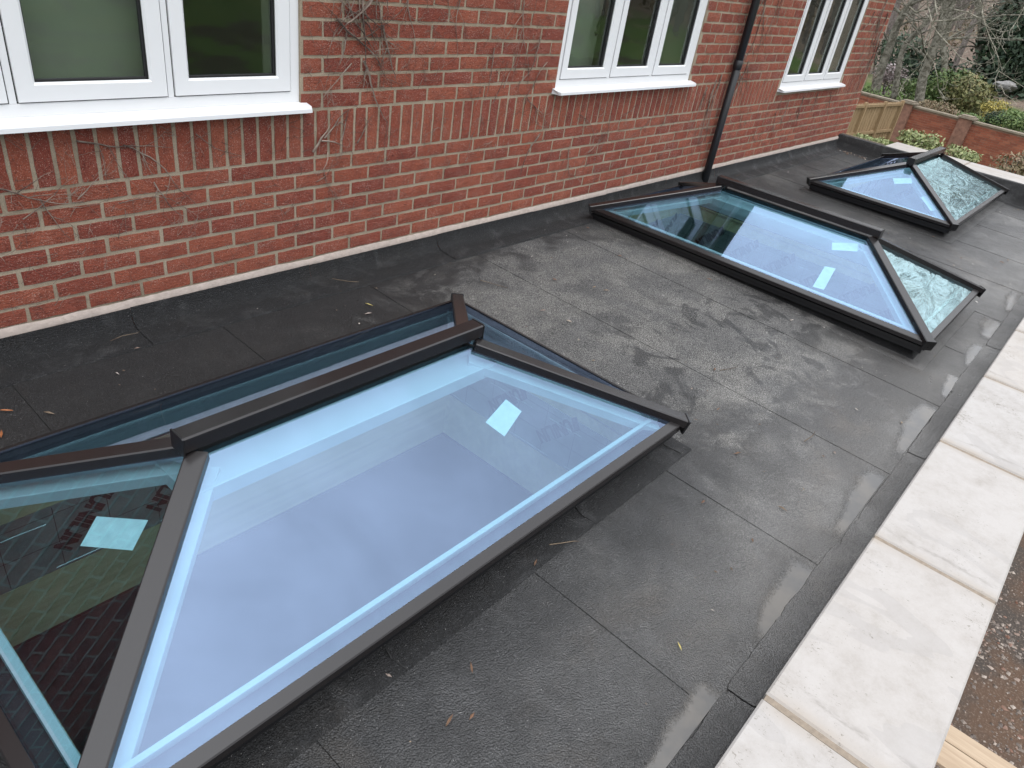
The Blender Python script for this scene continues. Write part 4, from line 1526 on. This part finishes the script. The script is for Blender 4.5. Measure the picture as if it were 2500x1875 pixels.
leaf('small lemon yellow leaf on the dark felt before the ridge of the front lantern', 901, 748, .022, 1.9, 'leaf_lemon')
leaf('orange curled leaf at the far left edge of the felt', 5, 1066, .022, 1.2, 'leaf_orange')
leaf('tan dead leaf on the felt below the front lantern frame', 1306, 1379, .016, .4, 'leaf_tan')
leaf('brown leaf below the front lantern nearer the bottom edge', 1150, 1636, .018, .9, 'leaf_tan')
leaf('pale slim leaf on the open felt near the front puddle', 1657, 1583, .016, .9, 'leaf_lemon')
leaf('brown leaf stuck flat near the bottom of the roof', 1096, 1765, .020, .3, 'leaf_tan')
leaf('reddish dead leaf between the lap line and the front lantern tip', 1752, 1003, .016, .0, 'leaf_tan')
leaf('reddish leaf on the dark strip at the left edge', 18, 1008, .02, -.7, 'leaf_orange')

b = MB()
q = random.Random(31)
cnt = 0
while cnt < 260:
    x, y = q.uniform(-1.2, 9.0), q.uniform(-2.72, -0.12)
    if any(x0 - .1 < x < x1 + .1 and y0 - .1 < y < y1 + .1 for (x0, x1, y0, y1) in kerbs): continue
    if mnoise.noise(Vector((x * 1.1, y * 1.1, 8))) < -.15 and q.random() < .7: continue
    cnt += 1
    s = q.choice((.0025, .003, .004, .006, .010))
    a = q.uniform(0, 6.28)
    l, w = s * q.uniform(1, 2.6), s * q.uniform(.3, .8)
    ca, sa = math.cos(a), math.sin(a)
    z = roof_z(y) + .0082
    P = [(x - l * ca, y - l * sa, z), (x + w * sa, y - w * ca, z + s * .2), (x + l * ca, y + l * sa, z + s * .1), (x - w * sa, y + w * ca, z + s * .3)]
    top = (x, y, z + s * .8)
    b.raw(P + [top], [(0, 1, 4), (1, 2, 4), (2, 3, 4), (3, 0, 4), (3, 2, 1, 0)])
for k in range(46):                                   # crumbs in the far corner
    x, y = q.uniform(9.0, 9.12), q.uniform(-.55, -.12)
    s = q.uniform(.004, .010)
    z = roof_z(y) + .012
    b.raw([(x - s, y, z), (x, y - s, z), (x + s, y, z), (x, y + s, z), (x, y, z + s)], [(0, 1, 4), (1, 2, 4), (2, 3, 4), (3, 0, 4)])
tag(b.build('leaf_litter', M['leaf_litter']), 'scattered crumbs and dead leaf bits over the felt roof', 'litter', kind='stuff')

# planks on the ground
for i, (x0, x1, lab) in enumerate([(4.40, 4.655, 'pale timber board on the soil, the one nearer the camera of two'), (4.665, 4.86, 'narrower pale timber board on the soil, the one farther from the camera of two')]):
    b = MB()
    b.box((x0, -6.0, GZ + .004), (x1, -3.5, GZ + .042))
    o = b.build('timber_board', M['plank'])
    bevel(o, .003)
    tag(o, lab, 'board', 'timber boards on the soil below the parapet')

# ------------------------------------------------------------------ beyond the roof: fence, garden wall, planting
fe = empty('garden_fence', (26.6, 4.15, GZ))
tag(fe, 'close-boarded wooden fence panels between the house corner and the garden wall', 'fence')
FO = Vector((26.6, 4.15, GZ))
fa, fc = Vector((24.2, 4.45, 0)), Vector((28.3, 4.0, 0))
fd = (fc - fa).normalized(); fn = Vector((fd.y, -fd.x, 0))
FT = -1.93


def fbox(b, s0, s1, n0, n1, z0, z1):
    c = [fa + fd * s + fn * nn for (s, nn) in ((s0, n0), (s1, n0), (s1, n1), (s0, n1))]
    v = [(p.x - FO.x, p.y - FO.y, z0 - FO.z) for p in c] + [(p.x - FO.x, p.y - FO.y, z1 - FO.z) for p in c]
    b.raw(v, [(3, 2, 1, 0), (4, 5, 6, 7), (0, 1, 5, 4), (1, 2, 6, 5), (2, 3, 7, 6), (3, 0, 4, 7)])


flen = (fc - fa).length
posts = [0.0, flen * .27, flen * .64, flen - .05]
for s in posts:
    b = MB(); fbox(b, s - .05, s + .05, .0, .1, GZ, FT + .06); b.build('post', M['fence'], fe)
for z in (GZ + .35, GZ + 1.1, FT - .10):
    b = MB(); fbox(b, 0, flen, .012, .06, z, z + .085); b.build('rail', M['fence'], fe)
s = 0.0
k = 0
while s < flen - .05:
    b = MB(); fbox(b, s, s + .098, -.022 - (.008 if k % 2 else 0), -.002 - (.008 if k % 2 else 0), GZ + .05, FT + .01 + rnd.uniform(-.006, .006)); b.build('slat', M['fence'], fe)
    s += .105; k += 1

gw = empty('garden_wall', (29.2, 0, GZ))
tag(gw, 'long red brick garden wall with piers and stone capping beyond the roof', 'garden wall')
GO = Vector((29.2, 0, GZ))
ga, gc = Vector((30.6, 8.2, 0)), Vector((28.2, -9.0, 0))
gd = (gc - ga).normalized(); gn = Vector((-gd.y, gd.x, 0))
if gn.x > 0: gn = -gn
GT = -2.12


def gbox(b, s0, s1, n0, n1, z0, z1):
    c = [ga + gd * s + gn * nn for (s, nn) in ((s0, n0), (s1, n0), (s1, n1), (s0, n1))]
    v = [(p.x - GO.x, p.y - GO.y, z0 - GO.z) for p in c] + [(p.x - GO.x, p.y - GO.y, z1 - GO.z) for p in c]
    b.raw(v, [(0, 1, 2, 3), (7, 6, 5, 4), (4, 5, 1, 0), (5, 6, 2, 1), (6, 7, 3, 2), (7, 4, 0, 3)])


glen = (gc - ga).length
b = MB(); gbox(b, 0, glen, -.2, 0, GZ, GT - .06); panel = recalc(b.build('panel', M['gmortar'], gw))
bw = MB()
row = 0
z = GZ + .04
while z < GT - .12:
    s = (0.1125 if row % 2 else 0) + .005
    while s < glen - .25:
        gbox(bw, s, s + .214, 0.0, .008 + rnd.uniform(-.002, .003), z, z + .064)
        s += .225
    z += .075; row += 1
o = recalc(bw.build('brickwork', M['gbrick'], panel)); o['kind'] = 'stuff'
b = MB(); gbox(b, 0, glen, -.25, .06, GT - .058, GT); recalc(b.build('capping', M['gcoping'], gw))
for s in (1.3, 4.05, 6.15, 8.8, 11.4, 14.0):
    b = MB(); gbox(b, s - .22, s + .22, -.26, .13, GZ, GT + .02); pr = recalc(b.build('pier', M['gpier'], gw))
    b = MB(); gbox(b, s - .27, s + .27, -.31, .18, GT + .022, GT + .075); gbox(b, s - .20, s + .20, -.24, .11, GT + .075, GT + .12); recalc(b.build('pier_cap', M['gcoping'], pr))


def leaves(b, c, rx, ry, rz, n, size, q, hollow=.55, flat=.0):
    for i in range(n):
        u = Vector((q.gauss(0, 1), q.gauss(0, 1), q.gauss(0, 1)))
        if u.length < 1e-3: continue
        u.normalize()
        rr = (hollow + (1 - hollow) * q.random()) * (1 + .32 * mnoise.noise(u * 2.3 + Vector(c) * .37))
        p = Vector((c[0] + u.x * rx * rr, c[1] + u.y * ry * rr, c[2] + u.z * rz * rr))
        s = size * q.uniform(.6, 1.4)
        a = (u + Vector((q.uniform(-1, 1), q.uniform(-1, 1), q.uniform(-.6, 1)))).normalized()
        t1 = a.cross(Vector((q.uniform(-1, 1), q.uniform(-1, 1), q.uniform(-1, 1))))
        if t1.length < 1e-3: continue
        t1.normalize(); t2 = a.cross(t1)
        b.face([p - t1 * s, p + t2 * s * .45, p + t1 * s, p - t2 * s * .45])


def shrub(name, label, c, r, n, size, mat, seed, group=None, cat='shrub', lobes=5):
    q = random.Random(seed)
    base = Vector((c[0], c[1], min(ground_z(c[0], c[1]), c[2] - r[2] * .8)))
    o = empty(name, base)
    tag(o, label, cat, group)
    b = MB()
    for k in range(lobes):
        a = q.uniform(0, 6.28)
        lc = Vector((c[0] + math.cos(a) * r[0] * .45, c[1] + math.sin(a) * r[1] * .45, c[2] + q.uniform(-.25, .35) * r[2])) - base
        leaves(b, lc, r[0] * .62, r[1] * .62, r[2] * .62, n // lobes, size, q)
    zl = c[2] - r[2] * .7                                   # lower skirt down to the soil
    while zl > base.z + .1:
        leaves(b, Vector((c[0], c[1], zl)) - base, r[0] * .95, r[1] * .95, r[2] * .8, n // 3, size, q)
        zl -= r[2] * .8
    b.build('foliage', M[mat], o)
    b = MB()
    for k in range(6):
        a = q.uniform(0, 6.28)
        e = Vector((math.cos(a) * r[0] * .5, math.sin(a) * r[1] * .5, c[2] - base.z + r[2] * .3))
        b.tube([(0, 0, -.05), e * .5 + Vector((0, 0, .1)), e], [.03, .02, .008], 5)
    b.build('stem', M['bark'], o)


def sp(px, py, x): return at_x(px, py, x)


shrub('shrub', 'large rounded green and yellowish shrub beyond the garden wall', sp(2383, 240, 37), (1.35, 1.35, 1.0), 3600, .085, 'leaf_olive', 1)
shrub('shrub', 'dark green bushy shrub left of the large rounded shrub', sp(2318, 222, 37.5), (1.2, 1.2, 1.0), 2400, .08, 'leaf_green', 2)
shrub('shrub', 'low brownish shrub just behind the garden wall pier', sp(2290, 268, 32.3), (.85, .85, .42), 1800, .05, 'leaf_brown', 3)
shrub('shrub', 'bright yellow flowering shrub beyond the garden wall', sp(2432, 260, 34), (.50, .50, .30), 1300, .04, 'leaf_yellow', 4)
shrub('shrub', 'small dark clipped conifer below the yellow shrub', sp(2426, 294, 32), (.38, .38, .45), 1500, .035, 'leaf_dark', 5)
shrub('shrub', 'grey-green low planting behind the wall at the right edge', sp(2480, 300, 32), (.9, .9, .45), 1700, .05, 'leaf_green', 6)
shrub('shrub', 'grey-green ground planting left of the small conifer', sp(2375, 295, 31.6), (.7, .6, .3), 1100, .045, 'leaf_green', 16)
shrub('shrub', 'pale variegated bush before the garden wall, the one left of the far lantern ridge', sp(2250, 351, 26), (.72, .72, .40), 1500, .055, 'leaf_pale', 7)
shrub('shrub', 'pale variegated bush before the garden wall, the one right of the far lantern ridge', sp(2349, 379, 25.5), (.52, .52, .28), 1100, .05, 'leaf_pale', 8)
shrub('shrub', 'sparse reddish green bush before the garden wall at the right edge', sp(2487, 402, 24.5), (.75, .75, .55), 900, .055, 'leaf_brown', 9)
shrub('shrub', 'small pale bush at the foot of the fence beside the house', sp(2109, 340, 22.5), (.38, .38, .22), 700, .04, 'leaf_pale', 10)
shrub('shrub', 'small pale bush at the foot of the fence near its right end', sp(2142, 349, 22.8), (.30, .30, .18), 600, .04, 'leaf_pale', 11)
shrub('shrub', 'shrub with pinkish white blossom by the leaning trunk', sp(2174, 186, 40), (.8, .8, .9), 900, .07, 'leaf_blossom', 12)
shrub('shrub', 'bright green low plant beside the lawn', sp(2222, 212, 40), (.9, .7, .45), 1000, .06, 'leaf_green', 13)
shrub('shrub', 'dark evergreen bush behind the blossom shrub', sp(2215, 150, 48), (2.4, 2.4, 1.8), 2400, .13, 'leaf_dark', 14)
shrub('shrub', 'ivy and evergreen bush low against the house corner', sp(2130, 242, 33), (.9, .9, .45), 1300, .06, 'leaf_green', 15)
shrub('conifer_tree', 'tall dark evergreen tree at the right edge', sp(2510, 95, 50), (2.3, 2.3, 3.0), 5200, .16, 'leaf_dark', 21, None, 'tree', 9)
shrub('conifer_tree', 'broad dark evergreen mass in shade behind the big shrub', sp(2455, 185, 52), (2.9, 2.9, 1.1), 4000, .15, 'leaf_dark', 22, None, 'tree', 8)

# rock in the dark gap
b = MB()
rc = sp(2459, 203, 43)
q = random.Random(3)
bm = bmesh.new(); bmesh.ops.create_icosphere(bm, subdivisions=3, radius=1.0)
for v in bm.verts:
    nn = 1 + .35 * mnoise.noise(v.co * 1.7)
    v.co = Vector((v.co.x * .4 * nn, v.co.y * .48 * nn, v.co.z * .22 * nn))
me = bpy.data.meshes.new('rock'); bm.to_mesh(me); bm.free(); me.materials.append(M['rock'])
tag(link('rock', me, loc=rc + Vector((0, 0, -.12))), 'pale grey rock in the dark planting at the right edge', 'rock')


# ------------------------------------------------------------------ trees
def limb(b, p, dirv, length, rad, depth, q, droop=0.0, seg=7, kids=(2, 4), minr=.004, sides=5):
    pts, rads = [Vector(p)], [rad]
    dv = Vector(dirv).normalized()
    for i in range(seg):
        dv = (dv + Vector((q.uniform(-.22, .22), q.uniform(-.22, .22), q.uniform(-.18, .2) - droop * .12))).normalized()
        pts.append(pts[-1] + dv * (length / seg))
        rads.append(max(minr, rad * (1 - .8 * (i + 1) / seg)))
    b.tube(pts, rads, sides if rad > .03 else 3)
    if depth <= 0: return
    for k in range(q.randint(*kids)):
        i = q.randint(max(1, seg // 3), seg)
        ax = Vector((q.uniform(-1, 1), q.uniform(-1, 1), q.uniform(-.5, .8))).normalized()
        nd = (dv * .6 + ax * .9).normalized()
        limb(b, pts[i], nd, length * q.uniform(.45, .75), max(minr, rads[i] * .7), depth - 1, q, droop, max(4, seg - 1), kids, minr, sides)


def path_px(pix, x, jit=0.0, q=None, org=(1900, 0), s=3.687):
    out = []
    for i, (a, c) in enumerate(pix):
        out.append(at_x(org[0] + a / s, org[1] + c / s, x + (q.uniform(-jit, jit) if q else 0)))
    return out


def bare_tree(label, trunk_pix, x, r0, seed, hanging=(), upto=9.0, crown=14):
    q = random.Random(seed)
    pts = path_px(trunk_pix, x)
    base = Vector((pts[0].x, pts[0].y, ground_z(pts[0].x, pts[0].y)))
    t = empty('bare_tree', base)
    tag(t, label, 'tree', 'bare winter trees beyond the garden wall')
    p = [base + Vector((0, 0, -.1)) - base] + [v - base for v in pts if v.z > base.z + .15]
    top = p[-1]
    dv = (p[-1] - p[-2]).normalized()
    ex = []
    while top.z < upto - base.z - 2:
        dv = (dv + Vector((q.uniform(-.12, .12), q.uniform(-.12, .12), .22))).normalized()
        top = top + dv * 1.1
        ex.append(top.copy())
    allp = p + ex
    b = MB()
    b.tube(allp, [r0 * (1.25 - 1.05 * i / len(allp)) for i in range(len(allp))], 9)
    b.build('trunk', M['bark'], t, smooth=True)
    b = MB()
    for k in range(crown):
        i = q.randint(len(p) // 2, len(allp) - 1)
        a = q.uniform(0, 6.28)
        limb(b, allp[i], (math.cos(a), math.sin(a), q.uniform(.1, .9)), q.uniform(2.0, 4.2), r0 * .3, 3, q, .1)
    b.build('crown', M['bark'], t)
    for (pix, xx, rr) in hanging:
        rr *= 0.72
        b = MB()
        P = [v - base for v in path_px(pix, xx, .25, q)]
        b.tube(P, [rr * (1 - .65 * i / len(P)) for i in range(len(P))], 6)
        for i in range(1, len(P)):
            for k in range(2):
                seg = P[i] - P[i - 1]
                pos = P[i - 1] + seg * q.random()
                dv = (seg.normalized() * .7 + Vector((q.uniform(-.4, .4), q.uniform(-.8, .8), q.uniform(-.8, .5)))).normalized()
                limb(b, pos, dv, q.uniform(.25, .7), rr * .45, 1, q, -.6, 5, (1, 3), .005)
        b.build('branch', M['pale_bark'], t)


hang = [([(1335, -60), (1350, 60), (1385, 200), (1365, 350), (1340, 480), (1290, 570), (1230, 640), (1150, 715), (1110, 790), (1080, 845)], 30.5, .030),
        ([(1405, -60), (1415, 40), (1430, 130), (1385, 230), (1450, 310), (1560, 430), (1640, 520), (1760, 570), (1830, 590)], 30.2, .032),
        ([(1342, 485), (1400, 560), (1430, 680), (1440, 800), (1500, 880), (1540, 872)], 30.4, .022),
        ([(1585, 85), (1700, 110), (1850, 180), (1900, 330), (1950, 430), (1980, 520), (1985, 640), (1950, 720)], 30.8, .028),
        ([(1810, -40), (1835, 80), (1850, 180), (1920, 290), (2000, 400), (2050, 480)], 31.0, .024),
        ([(2230, 30), (2180, 130), (2140, 200), (2090, 270), (2020, 290)], 29.5, .026),
        ([(1395, 190), (1560, 180), (1720, 100), (1830, 60), (1990, 20)], 31.2, .028),
        ([(1445, 320), (1600, 270), (1680, 300), (1800, 310), (1900, 290)], 31.0, .02),
        ([(1985, 640), (2080, 700), (2220, 790)], 30.8, .016),
        ([(2000, 760), (2040, 850), (2100, 890), (2150, 880)], 30.5, .016),
        ([(1180, 60), (1240, 110), (1310, 90), (1385, 200)], 31.5, .026)]
bare_tree('bare tree with drooping pale branches hanging in front of the garden', [(1260, 960), (1275, 850), (1300, 700), (1360, 540), (1420, 380), (1470, 200), (1500, 60)], 35.0, .17, 51, hang, 13, 20)
bare_tree('leaning bare trunk beside the house corner', [(860, 870), (900, 700), (950, 560), (1010, 400), (1060, 250), (1120, 130), (1180, 50)], 36.0, .17, 52, (), 12, 20)
bare_tree('slimmer pale speckled trunk right of the leaning trunk', [(1050, 840), (1070, 700), (1090, 560), (1130, 420), (1200, 330), (1260, 280), (1330, 200)], 39.0, .12, 53, (), 12, 18)
bare_tree('bare tree standing behind the large rounded shrub', [(1480, 700), (1500, 560), (1480, 400), (1530, 240), (1560, 60)], 47.0, .15, 54, (), 14, 20)
bare_tree('bare tree in front of the dark evergreens', [(1830, 600), (1800, 430), (1830, 260), (1800, 60)], 50.0, .16, 55, (), 15, 20)

# far wood on the hillside and round the lawn: one mass of bare trees
b = MB()
q = random.Random(77)
spots = []
for i in range(150):
    spots.append((q.uniform(52, 105), q.uniform(-42, 42)))
for i in range(40):
    spots.append((q.uniform(44, 64), q.uniform(-40, -8)))
for i in range(46):
    spots.append((q.uniform(15, 70), q.uniform(-70, -46)))
for (x, y) in spots:
    z = ground_z(x, y)
    h = q.uniform(13, 21)
    lean = Vector((q.uniform(-.12, .12), q.uniform(-.12, .12), 1))
    P = [Vector((x, y, z - .2)) + lean * (h * k / 5) + Vector((q.uniform(-.2, .2), q.uniform(-.2, .2), 0)) * (k > 0) for k in range(6)]
    r0 = q.uniform(.14, .26)
    b.tube(P, [r0 * (1 - .85 * k / 5) for k in range(6)], 4)
    for k in range(15):
        i = q.randint(1, 5)
        a = q.uniform(0, 6.28)
        limb(b, P[i], (math.cos(a), math.sin(a), q.uniform(.1, 1.0)), q.uniform(1.8, 4.6), .06, 2, q, 0, 4, (2, 4), .018, 3)
tag(b.build('far_woodland', M['wood_mass']), 'far bare brown woodland filling the hillside', 'woodland', kind='stuff')
# undergrowth on the hillside
b = MB()
for i in range(120):
    x, y = q.uniform(50, 100), q.uniform(-40, 40)
    leaves(b, (x, y, ground_z(x, y) + .5), q.uniform(.8, 2.2), q.uniform(.8, 2.2), q.uniform(.5, 1.2), 120, .16, q)
tag(b.build('undergrowth', M['leaf_brown']), 'brown undergrowth on the hillside under the bare woodland', 'undergrowth', kind='stuff')
# hedge at the far side of the lawn, seen only in the window panes
b = MB()
for i in range(60):
    x = -5 + i * 1.6
    leaves(b, (x, -44 + 1.5 * math.sin(i), GZ + 1.8), 1.8, 1.6, 2.4, 160, .22, q, .6)
tag(b.build('boundary_hedge', M['leaf_dark']), 'dark evergreen hedge across the lawn, mirrored in the window panes', 'hedge', kind='stuff')
